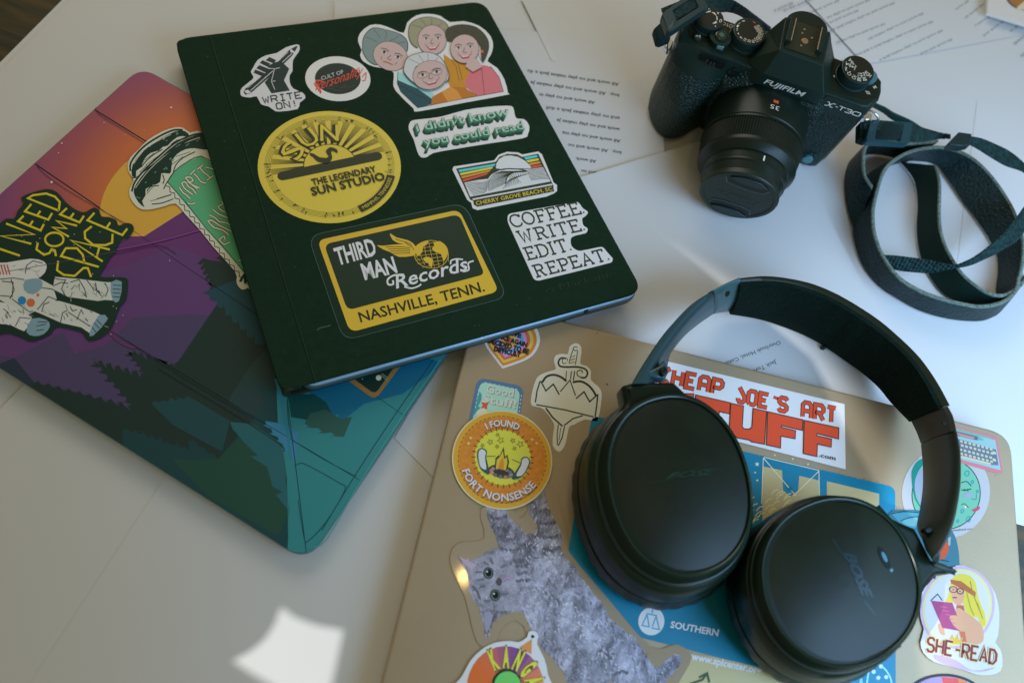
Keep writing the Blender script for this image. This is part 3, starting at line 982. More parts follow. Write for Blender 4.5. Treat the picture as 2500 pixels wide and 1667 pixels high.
def sunset():
    m = bpy.data.materials.new('printed_sunset')
    m.use_nodes = True
    nt = m.node_tree
    b = nt.nodes['Principled BSDF']
    b.inputs['Roughness'].default_value = .5
    b.inputs['Specular IOR Level'].default_value = .4
    g = nt.nodes.new('ShaderNodeNewGeometry')
    vm = nt.nodes.new('ShaderNodeVectorMath')
    vm.operation = 'DISTANCE'
    vm.inputs[1].default_value = T.pt(500, 470)
    nt.links.new(g.outputs['Position'], vm.inputs[0])
    mr = nt.nodes.new('ShaderNodeMapRange')
    mr.inputs['From Max'].default_value = .2
    nt.links.new(vm.outputs['Value'], mr.inputs['Value'])
    r = nt.nodes.new('ShaderNodeValToRGB')
    stops = [(0, (158, 84, 36)), (.26, (150, 76, 38)), (.38, (122, 58, 56)), (.52, (96, 48, 76)), (.72, (78, 44, 76)), (1, (62, 42, 62))]
    e = r.color_ramp.elements
    while len(e) < len(stops):
        e.new(.5)
    for k, (p, c) in enumerate(stops):
        e[k].position = p
        e[k].color = (*[lin(x) / y for x, y in zip(c, ENV['L'])], 1)
    nt.links.new(mr.outputs[0], r.inputs[0])
    nt.links.new(r.outputs[0], b.inputs['Base Color'])
    return m


SUN = sunset()
PSIDE = mat((50, 50, 54), 'L', .5)
clips = [half(p, p[0], p[0], True) if 0 else p for p in pn]
for p in pn:
    slab('cover_panel', [T.pt(*q) for q in p], (0, 0, 1), .0012, .00045, PSIDE, tcase, top_mat=SUN, seg=3)
shr = []
for p in pn:
    cx, cy = sum(q[0] for q in p) / len(p), sum(q[1] for q in p) / len(p)
    shr.append([(q[0] + (cx - q[0]) * .002, q[1] + (cy - q[1]) * .002) for q in p])
A = Art(onsurf(T, ID), 'L', 2e-5, clip=shr)
cs = T.pt(478, 508)
A.poly((176, 122, 42), [to_px(cs + V((math.cos(i / 60 * math.tau), math.sin(i / 60 * math.tau), 0)) * .0485) for i in range(60)])
A.up().poly((82, 40, 76), [(-300, 690), (-60, 640), (120, 640), (250, 606), (300, 588), (318, 577), (352, 577), (446, 517), (540, 470), (700, 700), (700, 1300), (300, 1400), (-300, 1000)])
A.up().poly((76, 46, 78), [(-300, 760), (120, 700), (330, 640), (420, 600), (700, 700), (700, 1300), (-300, 1000)])
c7 = crop(0, 700, 2.138)
M = lambda pts: [c7(p) for p in pts]
A.up().poly((62, 50, 70), M([(-400, 420), (-100, 330), (70, 372), (290, 255), (330, 240), (390, 352), (640, 165), (740, 160), (860, 150), (1010, 143), (1120, 152), (1500, 100), (1500, 1500), (-400, 1200)]))
A.up().poly((76, 46, 74), M([(390, 352), (450, 300), (520, 250), (640, 165), (700, 158), (560, 300), (470, 330)]))
A.up().poly((34, 44, 52), M([(-400, 560), (0, 400), (75, 372), (180, 500), (430, 560), (620, 620), (900, 900), (400, 900), (-200, 600)]))


def jag(a, b, n, amp, rnd):
    """saw-toothed pine edge between two points"""
    out = []
    for i in range(n):
        t = i / n
        x, y = a[0] + (b[0] - a[0]) * t, a[1] + (b[1] - a[1]) * t
        L = math.hypot(b[0] - a[0], b[1] - a[1])
        nx, ny = (b[1] - a[1]) / L, -(b[0] - a[0]) / L
        k = amp * rnd.uniform(.6, 1.3)
        ex_, ey_ = (b[0] - a[0]) / n, (b[1] - a[1]) / n
        out += [(x, y), (x + nx * k * .45 + ex_ * .3, y + ny * k * .45 + ey_ * .3), (x + nx * k * .35 + ex_ * .42, y + ny * k * .35 + ey_ * .42), (x + nx * k * 1.25 + ex_ * .1 * rnd.uniform(0, 3), y + ny * k * 1.25 + ey_ * .2), (x + nx * k * .6 + ex_ * .7, y + ny * k * .6 + ey_ * .7)]
    return out + [b]


rj = random.Random(3)
G = (30, 44, 36)
A.up().poly(G, M(jag((1700, -300), (1060, -150), 6, 25, rj) + jag((1030, -120), (1130, 95), 8, 26, rj)[::1] + [(930, 390)] + jag((930, 390), (665, 325), 7, 22, rj) + jag((670, 335), (755, 445), 4, -22, rj) + jag((755, 445), (485, 370), 6, 24, rj) + jag((495, 380), (690, 612), 6, -26, rj) + jag((690, 612), (200, 490), 9, 24, rj) + [(150, 520), (300, 700), (700, 950), (1200, 1250), (1450, 1450), (2300, 400)]))
A.up().poly((34, 52, 46), M([(1330, 380), (1480, 250), (1500, 560), (1320, 700), (1190, 590)]))
A.poly((26, 58, 60), M(jag((1060, 30), (1330, 300), 7, 22, rj) + [(1500, 300), (1400, -100)]))
A.poly((28, 58, 54), M(jag((790, 610), (1000, 580), 5, 14, rj) + [(1200, 700), (1160, 860), (900, 720)]))
A.up().poly((24, 54, 50), M(jag((640, 745), (985, 855), 8, 20, rj) + jag((985, 800), (1135, 900), 3, 16, rj) + [(1330, 680), (1385, 590)] + jag((1340, 525), (1600, 560), 5, 20, rj) + [(2400, 300), (1800, 1400), (1400, 1400), (1000, 1150), (640, 830)]))
A.up().poly((30, 60, 44), M([(900, 900), (1135, 900), (1330, 700), (1500, 900), (1500, 1200), (1450, 1300), (1100, 1100)]))
A.up().poly((32, 74, 70), M([(700, 790), (985, 860), (1135, 905), (1200, 850), (1320, 900), (1350, 1000), (1000, 1100), (760, 930)]) if 0 else M([(1200, 705), (1300, 712), (1400, 770), (1480, 830), (1500, 900), (1490, 1010), (1512, 1100), (1505, 1165), (1440, 1085), (1475, 1070), (1422, 1042), (1395, 940), (1308, 885), (1345, 880), (1275, 812), (1215, 742)]))
A.up().poly((38, 96, 88), M([(1440, 440), (2400, 100), (2300, 700), (1660, 1400), (1500, 1400), (1510, 1160), (1490, 900), (1450, 700)]))
A.up().poly((8, 60, 52), M([(1500, 560), (1640, 560), (1700, 600), (1740, 670), (1640, 700), (1520, 680)]))
A.poly((10, 78, 92), M(jag((1620, 570), (1800, 690), 5, -22, rj) + [(1900, 610), (2100, 560), (2320, 400), (2000, 300), (1600, 480)]))
A.up().poly((38, 70, 56), M(jag((1590, 712), (1795, 782), 3, -16, rj) + [(1838, 678), (1780, 690), (1700, 640), (1620, 660)]))
A.poly((44, 92, 104), M(jag((1385, 700), (1545, 905), 5, -16, rj) + [(1560, 760), (1480, 715)]))
A.up()
for x, y, r in [(418, 263, 2.6), (254, 300, 1.3), (151, 350, 2), (143, 374, 1.4), (126, 445, 3), (306, 401, 1.6), (305, 330, 1), (205, 488, 1.4), (414, 636, 1.3), (352, 318, 1)]:
    A.circ((196, 150, 160), x, y, r, n=10)
A.up()
CR1, CR2 = (22, 56, 54), (22, 32, 32)  # fold highlights and crease shade painted as light and dark strokes
A.line((40, 96, 90), M([(1478, 860), (1500, 1000), (1506, 1290)]), 2.4, 3)
A.line((34, 92, 96), M([(1440, 480), (1470, 600), (1500, 760), (1520, 900)]), 7, 3)
A.line((54, 108, 96), M([(2300, 380), (2090, 690), (1890, 1000), (1710, 1310), (1640, 1358)]), 3.2, 3)
A.line(CR1, M([(2262, 380), (2040, 700), (1862, 970), (1680, 1270)]), 1.6, 3)
A.line(CR1, M([(1540, 935), (1562, 922), (1600, 928), (1770, 1022), (1800, 1062), (1700, 1230), (1612, 1322), (1588, 1310), (1556, 1110)]), 1.7, 3)
A.line(CR1, M([(1500, 590), (1506, 700), (1524, 792), (1560, 820), (1700, 905), (1860, 990)]), 1.8, 3)
A.line(CR2, M([(630, 262), (840, 400), (1100, 560), (1330, 690)]), 1.5, 3).line(CR2, M([(830, 430), (1010, 540), (1200, 652), (1460, 820), (1480, 860)]), 1.5, 3)
A.line((58, 30, 56), [(16, 664), (200, 632), (290, 618), (386, 599), (430, 620)], 1.5, 3).line((96, 46, 88), [(20, 656), (200, 624), (300, 607), (400, 586), (500, 558)], 4, 3)
A.line((60, 32, 58), [(234, 262), (240, 278), (300, 316), (400, 380)], 1.4, 3).line((60, 32, 58), [(92, 400), (98, 415), (160, 462), (307, 546)], 1.4, 3)
A.line((84, 40, 72), [(262, 806), (292, 834), (330, 850)], 6, 3)
A.build('landscape_and_fold_shading', tcase)

# space lettering sticker
cr = crop(0, 440, 3.7325)
DG = (12, 42, 28)
o, A = sticker(T, cr, [(190, 160), (300, 110), (430, 80), (520, 110), (590, 190), (660, 250), (740, 290), (790, 285), (850, 250), (900, 270), (925, 330), (990, 335), (1060, 365), (1080, 415), (1140, 390), (1200, 400), (1220, 450), (1170, 520), (1090, 560), (1060, 640), (1000, 710), (950, 800), (910, 860), (940, 885), (1130, 885), (1165, 930), (1150, 1080), (1100, 1140), (1050, 1260), (1000, 1370), (900, 1440), (810, 1460), (770, 1420), (740, 1380), (520, 1330), (460, 1400), (300, 1465), (220, 1440), (80, 1390), (-260, 1340), (-260, 520), (-100, 430), (0, 390), (60, 350), (130, 350), (160, 280), (215, 210)], DG, 'L', tcase, 'black sticker of an astronaut with hand-drawn yellow words', 2, lift=6.5e-4)
YS = (178, 144, 30)
rq = random.Random(12)
for w, col, dk in ((19, YS, 0),):
    for q in [[(-20, 620), (182, 688)], [(285, 580), (5, 508), (312, 495), (55, 395)], [(400, 400), (370, 458), (165, 375), (215, 325)], [(270, 415), (300, 370)], [(475, 300), (440, 360), (228, 285), (285, 218)], [(340, 320), (368, 280)],
              [(535, 278), (255, 165), (300, 138), (420, 122), (500, 150), (545, 200), (535, 278)], [(345, 570), (332, 630), (400, 680), (450, 664), (470, 630), (500, 640), (510, 692)], [(628, 515), (480, 430), (605, 440), (515, 370), (702, 415)],
              [(765, 325), (725, 385), (548, 312), (610, 255)], [(640, 345), (672, 300)], [(530, 735), (520, 820), (580, 862), (680, 872), (760, 800), (800, 800), (830, 882)], [(900, 790), (556, 692), (600, 620), (700, 620), (755, 680), (770, 752)],
              [(935, 740), (645, 548), (1000, 632)], [(880, 704), (905, 612)], [(836, 420), (772, 470), (776, 530), (850, 590), (960, 592), (1022, 570), (1026, 490)], [(1160, 440), (1115, 500), (798, 366), (860, 298)], [(970, 435), (1005, 385)]]:
        A.line(col, q, w)
A.line(YS, ellipse(495, 540, 84, 62, 0, 26), 18, closed=True)
A.up()
ST = (156, 152, 134)
for q in [[(500, 880), (720, 900), (980, 930), (1110, 925), (1085, 1100), (960, 1090), (890, 1100), (780, 1085), (600, 1060), (480, 1000)], [(350, 1100), (540, 1100), (720, 1150), (860, 1200), (985, 1260), (850, 1415), (740, 1340), (560, 1300), (380, 1220), (280, 1180)], [(-260, 900), (0, 900), (200, 880), (330, 880), (480, 960), (520, 1090), (340, 1180), (250, 1230), (0, 1090), (-260, 1050)]]:
    A.poly(ST, q)
A.up()
for q in [[(-260, 770), (60, 750), (280, 715), (400, 740), (425, 800), (370, 880), (200, 905), (-260, 880)], [(-260, 1090), (60, 1120), (180, 1200), (290, 1250), (220, 1375), (100, 1320), (-260, 1260)]]:
    A.poly((164, 162, 148), q, 2)
A.up()
for q in [[(290, 1260), (420, 1270), (455, 1330), (400, 1400), (310, 1420), (240, 1380)], [(230, 910), (370, 900), (380, 980), (300, 1040), (220, 1000)], [(1010, 930), (1110, 925), (1085, 1100), (1025, 1090)], [(900, 1230), (985, 1260), (850, 1415), (815, 1390)]]:
    A.poly((96, 116, 116), q, 2)
A.up()
LD = (34, 44, 42)
for q in [[(230, 850), (240, 780), (300, 735), (390, 755)], [(0, 900), (120, 890), (220, 905)], [(380, 980), (470, 990), (610, 1060)], [(430, 860), (520, 900), (600, 910)], [(490, 960), (560, 930), (620, 940)], [(600, 900), (560, 990), (600, 1060)], [(640, 930), (720, 905), (770, 990), (790, 1070)], [(790, 910), (830, 960), (860, 1010)], [(870, 930), (880, 1000), (930, 1060)], [(960, 940), (985, 1000), (960, 1060)],
          [(100, 900), (130, 1000), (90, 1080)], [(20, 920), (120, 930), (110, 1060), (0, 1050)], [(110, 1080), (200, 1150), (270, 1200), (300, 1190)], [(340, 1180), (440, 1060), (520, 1090)], [(380, 1200), (400, 1130), (450, 1110)], [(550, 1300), (570, 1210), (620, 1180)], [(640, 1150), (660, 1190), (700, 1180)], [(700, 1270), (740, 1180), (760, 1220)], [(620, 1200), (820, 1330)], [(140, 1330), (180, 1250), (280, 1260)], [(60, 1200), (100, 1250)], [(30, 1170), (80, 1210)],
          [(1030, 955), (1105, 960)], [(1028, 990), (1100, 995)], [(1027, 1025), (1096, 1030)], [(1026, 1060), (1090, 1065)], [(880, 1270), (930, 1320)], [(860, 1300), (905, 1350)], [(840, 1340), (875, 1385)], [(330, 1330), (420, 1310)], [(330, 1370), (400, 1360)], [(340, 1290), (430, 1290)]]:
    A.line(LD, q, 7)
for (x, y, a, l) in [(rq.uniform(360, 960), rq.uniform(1120, 1340), rq.uniform(.2, 1.6), rq.uniform(20, 60)) for _ in range(26)] + [(rq.uniform(500, 1000), rq.uniform(910, 1070), rq.uniform(.4, 2.4), rq.uniform(20, 60)) for _ in range(24)] + [(rq.uniform(-20, 260), rq.uniform(1100, 1340), rq.uniform(.2, 1.4), rq.uniform(20, 60)) for _ in range(16)] + [(rq.uniform(0, 380), rq.uniform(760, 890), rq.uniform(-.6, .8), rq.uniform(20, 50)) for _ in range(10)]:
    inb = (x < 280) or (y < 1075) or (abs(y - (1110 + (x - 350) * .34)) < 80)
    if inb:
        A.line(LD if rq.random() < .55 else (118, 118, 104), [(x, y), (x + l * math.cos(a) * .5 + 5, y + l * math.sin(a) * .5), (x + l * math.cos(a), y + l * math.sin(a))], rq.uniform(3, 7))
A.circ((24, 96, 128), 200, 1095, 38).circ((156, 78, 40), 280, 1115, 38).circ((156, 78, 40), 345, 1045, 14)
for k in range(4):
    A.line((140, 66, 44), [(-20 + k * 28, 770 + k * 0), (6 + k * 28, 860)], 12)
A.line((70, 62, 66), [(60, 832), (560, 745), (1060, 650)], 5)
for k in range(70):
    x, y = rj.uniform(0, 1150), rj.uniform(120, 1420)
    A.circ((150, 160, 110), x, y, 4.5, n=6) if (600 < x < 1150 and y > 640) or y < 700 and x < 1000 and y > 300 and x > 100 else None
A.build('printed_design', o)

# doughnut sticker reaching under the folio
cr = crop(300, 280, 3.4075)
CRM = (162, 156, 130)
o, A = sticker(T, cr, [(40, 430), (60, 360), (130, 290), (210, 210), (330, 140), (430, 108), (500, 110), (560, 150), (680, 150), (800, 420), (1080, 1400), (1040, 1440), (990, 1455), (950, 1410), (945, 1370), (930, 1300), (760, 1110), (640, 960), (520, 830), (440, 740), (350, 760), (250, 785), (170, 790), (110, 760), (60, 690), (55, 620), (90, 550), (50, 480)], CRM, 'L', tcase, 'sticker of two dark iced doughnuts over a green cone, half hidden under the folio', 2, lift=6.5e-4)
DD = (20, 44, 30)
A.poly(DD, [(75, 510), (80, 420), (150, 320), (250, 240), (380, 165), (480, 130), (540, 155), (548, 185), (500, 180), (450, 190), (400, 230), (370, 260), (330, 270), (300, 300), (230, 320), (180, 370), (150, 440), (110, 470), (110, 520)], 2)
A.poly(DD, [(90, 650), (110, 580), (200, 460), (330, 340), (450, 240), (600, 175), (720, 160), (740, 290), (600, 280), (520, 290), (450, 330), (410, 390), (400, 480), (370, 490), (320, 490), (310, 560), (250, 590), (190, 620), (190, 670), (160, 720), (180, 770), (130, 730)], 2)
A.poly((66, 128, 84), [(370, 560), (430, 470), (540, 390), (650, 345), (800, 440), (1050, 1360), (690, 945)])
A.up().line(DD, [(75, 520), (110, 525), (230, 430), (400, 300), (560, 210)], 7, 2).line(DD, [(370, 560), (530, 740), (690, 945), (860, 1130), (1040, 1350)], 6).line(DD, [(370, 560), (430, 470), (540, 390), (650, 345), (760, 410)], 6, 2)
A.line(DD, [(62, 470), (66, 400), (135, 305), (220, 232), (340, 162), (430, 128), (498, 128)], 15, 3).line(DD, [(75, 640), (100, 560), (190, 450), (320, 330), (440, 232), (590, 168), (720, 150)], 15, 3)
for q in [[(150, 440), (200, 380), (260, 330), (330, 290)], [(400, 250), (450, 215), (520, 200)], [(200, 640), (230, 600), (300, 590)], [(420, 480), (440, 420), (500, 360), (600, 310)], [(330, 500), (345, 545), (330, 575)], [(240, 745), (330, 735), (420, 700)], [(340, 620), (360, 575), (430, 470)]]:
    A.line(DD, q, 8, 2)
A.line(CRM, [(90, 410), (170, 300), (270, 230), (400, 165)], 5, 2).line(CRM, [(105, 610), (210, 470), (340, 350), (470, 255), (640, 190)], 5, 2)
pts = []
for k in range(34):
    t = k / 33
    pts += [(360 + t * 680 + (9 if k % 2 else -9), 590 + t * 830 + (-12 if k % 2 else 4))]
A.line(DD, pts, 6, 2)
for k in range(26):
    x, y = rj.choice([(140, 400), (230, 280), (350, 210), (450, 160), (180, 560), (260, 470), (400, 370), (520, 250), (620, 220), (240, 600), (340, 450), (130, 690)])
    x, y = x + rj.uniform(-22, 22), y + rj.uniform(-16, 16)
    A.line((88, 132, 92), [(x, y), (x + 14, y - 10)], 5)
for q in [[(180, 380), (260, 320)], [(190, 420), (300, 340)], [(140, 480), (200, 420)], [(200, 660), (240, 610)], [(230, 720), (400, 670)], [(280, 700), (410, 660)], [(440, 350), (560, 310)], [(400, 420), (500, 350)]]:
    A.line(DD, q, 4)
LC = (170, 164, 124)
vort = [[(470, 605), (500, 650), (530, 670), (560, 700)], [(540, 735), (570, 745), (600, 735)], [(490, 570), (520, 560), (545, 600), (580, 620), (610, 660)], [(490, 570), (510, 610), (545, 640), (580, 665)], [(520, 525), (560, 520), (585, 550), (560, 560)], [(540, 560), (590, 590), (640, 610)], [(520, 525), (560, 570), (620, 620)], [(560, 500), (600, 460)], [(590, 490), (620, 520), (650, 560), (690, 570)], [(620, 455), (665, 420)], [(640, 440), (670, 480), (700, 500), (730, 530)], [(700, 545), (750, 510)], [(690, 440), (740, 450), (790, 480)],
        [(720, 835), (770, 860), (800, 890), (860, 900), (910, 930)], [(705, 885), (740, 880), (800, 920), (860, 950), (900, 970)], [(710, 890), (760, 940), (830, 960), (880, 1000)], [(750, 790), (800, 830), (850, 850), (900, 870)], [(800, 760), (830, 745), (820, 720)], [(790, 760), (810, 790), (850, 810)], [(800, 1040), (840, 1010), (850, 1040)], [(805, 1045), (840, 1080), (890, 1060)], [(960, 1210), (990, 1220), (1000, 1250)], [(975, 1390), (1010, 1330), (1020, 1390), (1060, 1350)]]
for q in vort:
    A.line(DD, q, 21, 2)
A.up()
for q in vort[:-1]:
    A.line(LC, q, 12, 2)
A.build('printed_design', o)

# small dark sticker with a copper border peeking out under the folio
cr = crop(640, 860, 6.533)
o, A = sticker(T, cr, roundpoly([(1300, 400), (1800, 760), (2250, 160), (1700, -200)], [60, 120, 60, 60], 6), (118, 84, 40), 'L', tcase, 'corner of a black sticker with a copper border below the folio edge', lift=6.5e-4)
A.poly((18, 44, 34), roundpoly([(1420, 390), (1800, 670), (2160, 160), (1700, -120)], [50, 95, 50, 50], 6))
A.up().circ((170, 160, 120), 1858, 405, 44).line((110, 112, 80), [(1890, 360), (2000, 450)], 12).line((110, 112, 80), [(1910, 340), (2010, 410)], 12).circ((120, 140, 110), 1600, 425, 9)
A.build('printed_design', o)

# ------------------------------------------------------------------ gold laptop
LP = [(1166, 730), (2469, 1060), (2550, 2165), (897, 1793)]
ZL = .0156
L = Surf(z=ZL)
lap = thing('laptop', ray_at((1750, 1400), .004), 'closed gold laptop covered in stickers, beneath the headphones', 'laptop')
GOLD = mat((126, 110, 82), 'P', .48, .22, metal=.3, bump=('noise', 1500, .16), noise=(22, .035))
ring = [V(p) for p in world_round(L, LP, .0125, 8)]
slab('lid', ring, (0, 0, 1), .0042, .0016, GOLD, lap, seg=4)
c0 = sum(ring, V()) / len(ring)
slab('base', [c0 + (p - c0) * .9985 - V((0, 0, .0050)) for p in ring], (0, 0, 1), .0058, .0018, GOLD, lap, seg=3)
slab('hinge_gap', [c0 + (p - c0) * .985 - V((0, 0, .0035)) for p in ring], (0, 0, 1), .0025, .0003, mat((20, 20, 18), 'P'), lap, seg=1)

# teal campaign sticker (lowest layer)
cr = crop(1380, 640, 1.5265)
TEAL = mat((8, 96, 112), 'P', .4, .4, noise=(60, .06))
o, A = sticker(L, cr, roundpoly([(100, 570), (1230, 838), (1232, 1640), (-140, 1290), (10, 1080)], [30, 26, 20, 20, 1], 4), TEAL, 'P', lap, 'large teal sticker with torn edges beneath the headphones')
GB = (150, 136, 92)
A.up().poly(GB, [(735, 760), (808, 775), (812, 850), (840, 872), (868, 850), (872, 795), (945, 812), (948, 1100), (735, 1100)])
A.poly(GB, [(975, 815), (1170, 862), (1170, 1100), (975, 1100)]).poly(GB, [(560, 1470), (980, 1568), (980, 1700), (300, 1600), (330, 1440)])
A.up().poly((14, 92, 104), [(835, 835), (848, 838), (846, 852), (838, 848), (828, 852)])
GC = (176, 170, 128)
rr = random.Random(5)
for k in range(24):
    t = k / 23
    x, y = 735 + rr.uniform(-60, 90), 850 + t * 110
    A.line((178, 160, 108), [(x, y + 14), (x + 12, y), (x + 26, y - 4)], 4)
A.line(GC, [(738, 728), (732, 900)], 3).line(GC, [(738, 728), (860, 870)], 3).line(GC, [(740, 726), (945, 775), (948, 880)], 3).line(GC, [(945, 778), (850, 870)], 3)
for x, y, r in [(715, 752, 10), (708, 783, 5), (716, 812, 6), (781, 718, 5), (848, 732, 5), (905, 752, 5)]:
    A.poly((176, 180, 130), [(x + r * (1 if k % 2 else .42) * math.sin(k * math.pi / 5), y + r * (1 if k % 2 else .42) * math.cos(k * math.pi / 5)) for k in range(10)])
for k in range(24):
    t = k / 23
    A.circ(GOLD, 670 + t * 540 + rr.uniform(-4, 4), 706 + t * 126 + rr.uniform(-4, 2), rr.uniform(1.5, 4), n=6)
cr2 = crop(1400, 1350, 4.704)
A.fn = onsurf(L, cr2)
LW = (172, 180, 172)
A.circ(LW, 895, 778, 150, 162, .1)
A.up()
TL2 = (60, 122, 132)
for q in [[(910, 560), (905, 690)], [(840, 690), (960, 715)], [(845, 700), (790, 820)], [(845, 700), (870, 840)], [(950, 720), (905, 840)], [(950, 720), (985, 870)], [(780, 825), (875, 845)], [(895, 855), (995, 875)]]:
    A.line(TL2, q, 14)
A.text(LW, 'SOUTHERN', (1110, 850), (1660, 950), 74, .03).text((176, 186, 190), 'www.splcenter.org', (1350, 1215), (2150, 1385), 78, .035)
A.poly((176, 180, 176), [(345, 255), (405, 300), (345, 292)])
A.line((60, 70, 40), [(1330, 1500), (1480, 1450), (1530, 1380)], 26).line((60, 70, 40), [(1440, 1425), (1535, 1375), (1560, 1480)], 26)
cr3 = crop(1740, 1160, 3.092)
A.fn = onsurf(L, cr3)
A.ring((120, 176, 190), 1180, 1600, 180, 200, 12).line((120, 176, 190), [(1110, 1600), (1120, 1480), (1130, 1600)], 14).line((120, 176, 190), [(1160, 1600), (1180, 1450)], 14)
for x, y in [(1215, 1480), (1250, 1525), (1310, 1520), (1270, 1440)]:
    A.circ((150, 190, 196), x, y, 16)
A.build('printed_design', o)

# heart
cr = crop(1000, 780, 4.9)
HW = (172, 176, 160)
hp = [(900, 290), (950, 380), (1020, 470), (1100, 575), (1130, 580), (1250, 540), (1400, 480), (1500, 400), (1560, 260), (1530, 120), (1450, 30), (1300, 20), (1200, 60), (1120, -20), (960, 0), (880, 110), (880, 220)]
o, A = sticker(L, cr, hp, HW, 'P', lap, 'heart sticker in rainbow rings with bold black words', 3)
for k, c in enumerate([(196, 104, 36), (198, 150, 66), (196, 84, 50), (180, 116, 150), (56, 140, 150), (180, 116, 150), (204, 150, 60), (196, 84, 50)]):
    s = .90 - k * .105
    A.up().poly(c, [(1180 + (p[0] - 1180) * s, 260 + (p[1] - 260) * s) for p in hp], 3)
A.up()
HK = (36, 40, 30)
for t, a, b, h in (('I HAVE', (1080, 155), (1330, 222), 44), ('ONCE AGAIN', (1010, 210), (1400, 330), 50), ('DECIDED TO BE', (935, 275), (1420, 415), 56), ('DIFFICULT', (1005, 375), (1325, 452), 58)):
    A.text(HK, t, a, b, h, .06)
A.build('printed_design', o)

# envelope heart and dagger
cr = crop(1080, 780, 3.267)
DC = (184, 174, 144)
o, A = sticker(L, cr, [(1058, 188), (1100, 205), (1110, 260), (1100, 350), (1150, 370), (1185, 410), (1185, 480), (1240, 530), (1270, 580), (1265, 680), (1240, 800), (1210, 808), (1130, 800), (1050, 840), (1010, 860), (985, 980), (950, 1045), (915, 1048), (880, 1000), (885, 900), (890, 830), (830, 740), (780, 700), (720, 690), (705, 650), (720, 560), (750, 470), (800, 430), (880, 405), (905, 390), (890, 330), (905, 285), (960, 272), (1000, 275), (1015, 215)], DC, 'P', lap, 'cream die-cut line drawing of a dagger through a heart in an envelope', 2)
DL = (46, 50, 32)
for q, w in [([(780, 490), (755, 570), (742, 660)], 11), ([(785, 490), (825, 568), (885, 515), (932, 598)], 11), ([(940, 575), (1018, 482), (1062, 606)], 9), ([(1066, 630), (1130, 575), (1175, 655), (1240, 595)], 11), ([(1240, 595), (1230, 690), (1218, 775)], 11), ([(750, 678), (980, 720), (1205, 775)], 10), ([(825, 705), (880, 780), (958, 850)], 13), ([(970, 845), (1040, 790), (1120, 765)], 10), ([(925, 835), (915, 920), (918, 1000)], 8), ([(975, 850), (955, 940), (925, 1005)], 9), ([(945, 860), (930, 960)], 5), ([(990, 410), (985, 475)], 7), ([(1030, 410), (1022, 475)], 8), ([(1055, 410), (1045, 485)], 9), ([(1045, 235), (1025, 290), (1010, 350)], 7), ([(1078, 250), (1072, 300), (1060, 360)], 7), ([(1030, 300), (1060, 285)], 5), ([(1022, 325), (1060, 310)], 5), ([(1016, 350), (1056, 335)], 5)]:
    A.line(DL, q, w)
A.line(DL, [(798, 500), (830, 455), (890, 440), (950, 460), (990, 492)], 17, 3).line(DL, [(1040, 500), (1100, 492), (1160, 520), (1205, 570), (1222, 605)], 17, 3)
A.line(DL, [(990, 345), (962, 350), (960, 315), (990, 308), (1000, 330)], 6, 3).line(DL, [(985, 310), (945, 308), (925, 340), (940, 372), (1000, 378), (1080, 378), (1140, 395), (1158, 430), (1140, 462), (1105, 462)], 14, 3).line(DL, [(1105, 462), (1075, 440), (1080, 410), (1110, 405), (1118, 425)], 8, 3)
A.line(DL, [(1078, 222), (1050, 218), (1045, 235), (1062, 248), (1078, 240)], 6, 3)
A.build('printed_design', o)

# small green patch
cr = crop(1000, 780, 4.9)
o, A = sticker(L, cr, roundpoly([(815, 690), (1372, 800), (1300, 1300), (700, 1240)], [110, 110, 60, 60], 6), (66, 92, 110), 'P', lap, 'rounded mint green sticker with a blue stitched border, partly under the orange round one')
A.poly((134, 176, 140), roundpoly([(850, 740), (1325, 845), (1270, 1260), (750, 1200)], [80, 80, 40, 40], 6))
A.up().poly((52, 120, 112), [(840, 860), (862, 900), (858, 960), (820, 1040), (850, 1050), (800, 1110), (760, 1150), (790, 1000)])
for k in range(8):
    A.line((160, 186, 150), [(900 + k * 52, 752 + k * 11), (928 + k * 52, 758 + k * 11)], 9)
    A.line((160, 186, 150), [(828 - k * 9, 830 + k * 50), (823 - k * 9, 856 + k * 50)], 9)
for k in range(5):
    A.line((160, 186, 150), [(1338 - k * 6, 900 + k * 46), (1334 - k * 6, 924 + k * 46)], 9)
for dx, c in ((7, (86, 100, 84)), (0, (176, 172, 142))):
    A.up().text(c, 'Good', (912 + dx, 868 + dx), (1240 + dx, 928 + dx), 92, .02, up=(14, -92)).text(c, 'Stuff!', (860 + dx, 985 + dx), (1270 + dx, 1062 + dx), 96, .02, up=(16, -94))
A.up().poly((172, 70, 40), [(860, 985), (900, 995), (945, 985), (930, 1030), (925, 1080), (890, 1050), (850, 1070), (875, 1020)]).poly((174, 166, 134), [(790, 1130), (820, 1080), (880, 1060), (930, 1090), (900, 1150), (830, 1170)], 2)
A.build('printed_design', o)

# kitten photograph cut-out
cr = crop(1080, 1180, 3.2194)
kit = [(355, 180), (500, 180), (525, 260), (600, 340), (650, 400), (690, 390), (735, 400), (745, 330), (700, 260), (670, 180), (720, 120), (800, 60), (822, 160), (870, 260), (920, 340), (945, 420), (930, 510), (980, 590), (1040, 640), (1080, 720), (1150, 810), (1220, 900), (1270, 960), (1320, 1060), (1420, 1140), (1520, 1220), (1590, 1320), (1640, 1400), (1680, 1450), (1760, 1390), (1820, 1340), (1870, 1350), (1880, 1400), (1840, 1460), (1760, 1540), (1740, 1640), (1400, 1660), (1330, 1540), (1260, 1660), (1020, 1640), (960, 1500), (880, 1390), (820, 1330), (740, 1220), (690, 1120), (640, 1020), (590, 1000), (470, 1030), (400, 1090), (360, 1190), (335, 1195), (325, 1120), (290, 990), (225, 880), (205, 760), (190, 690), (140, 610), (120, 565), (160, 590), (260, 600), (310, 560), (400, 515), (440, 500), (420, 420), (380, 330), (355, 250)]
fur = []
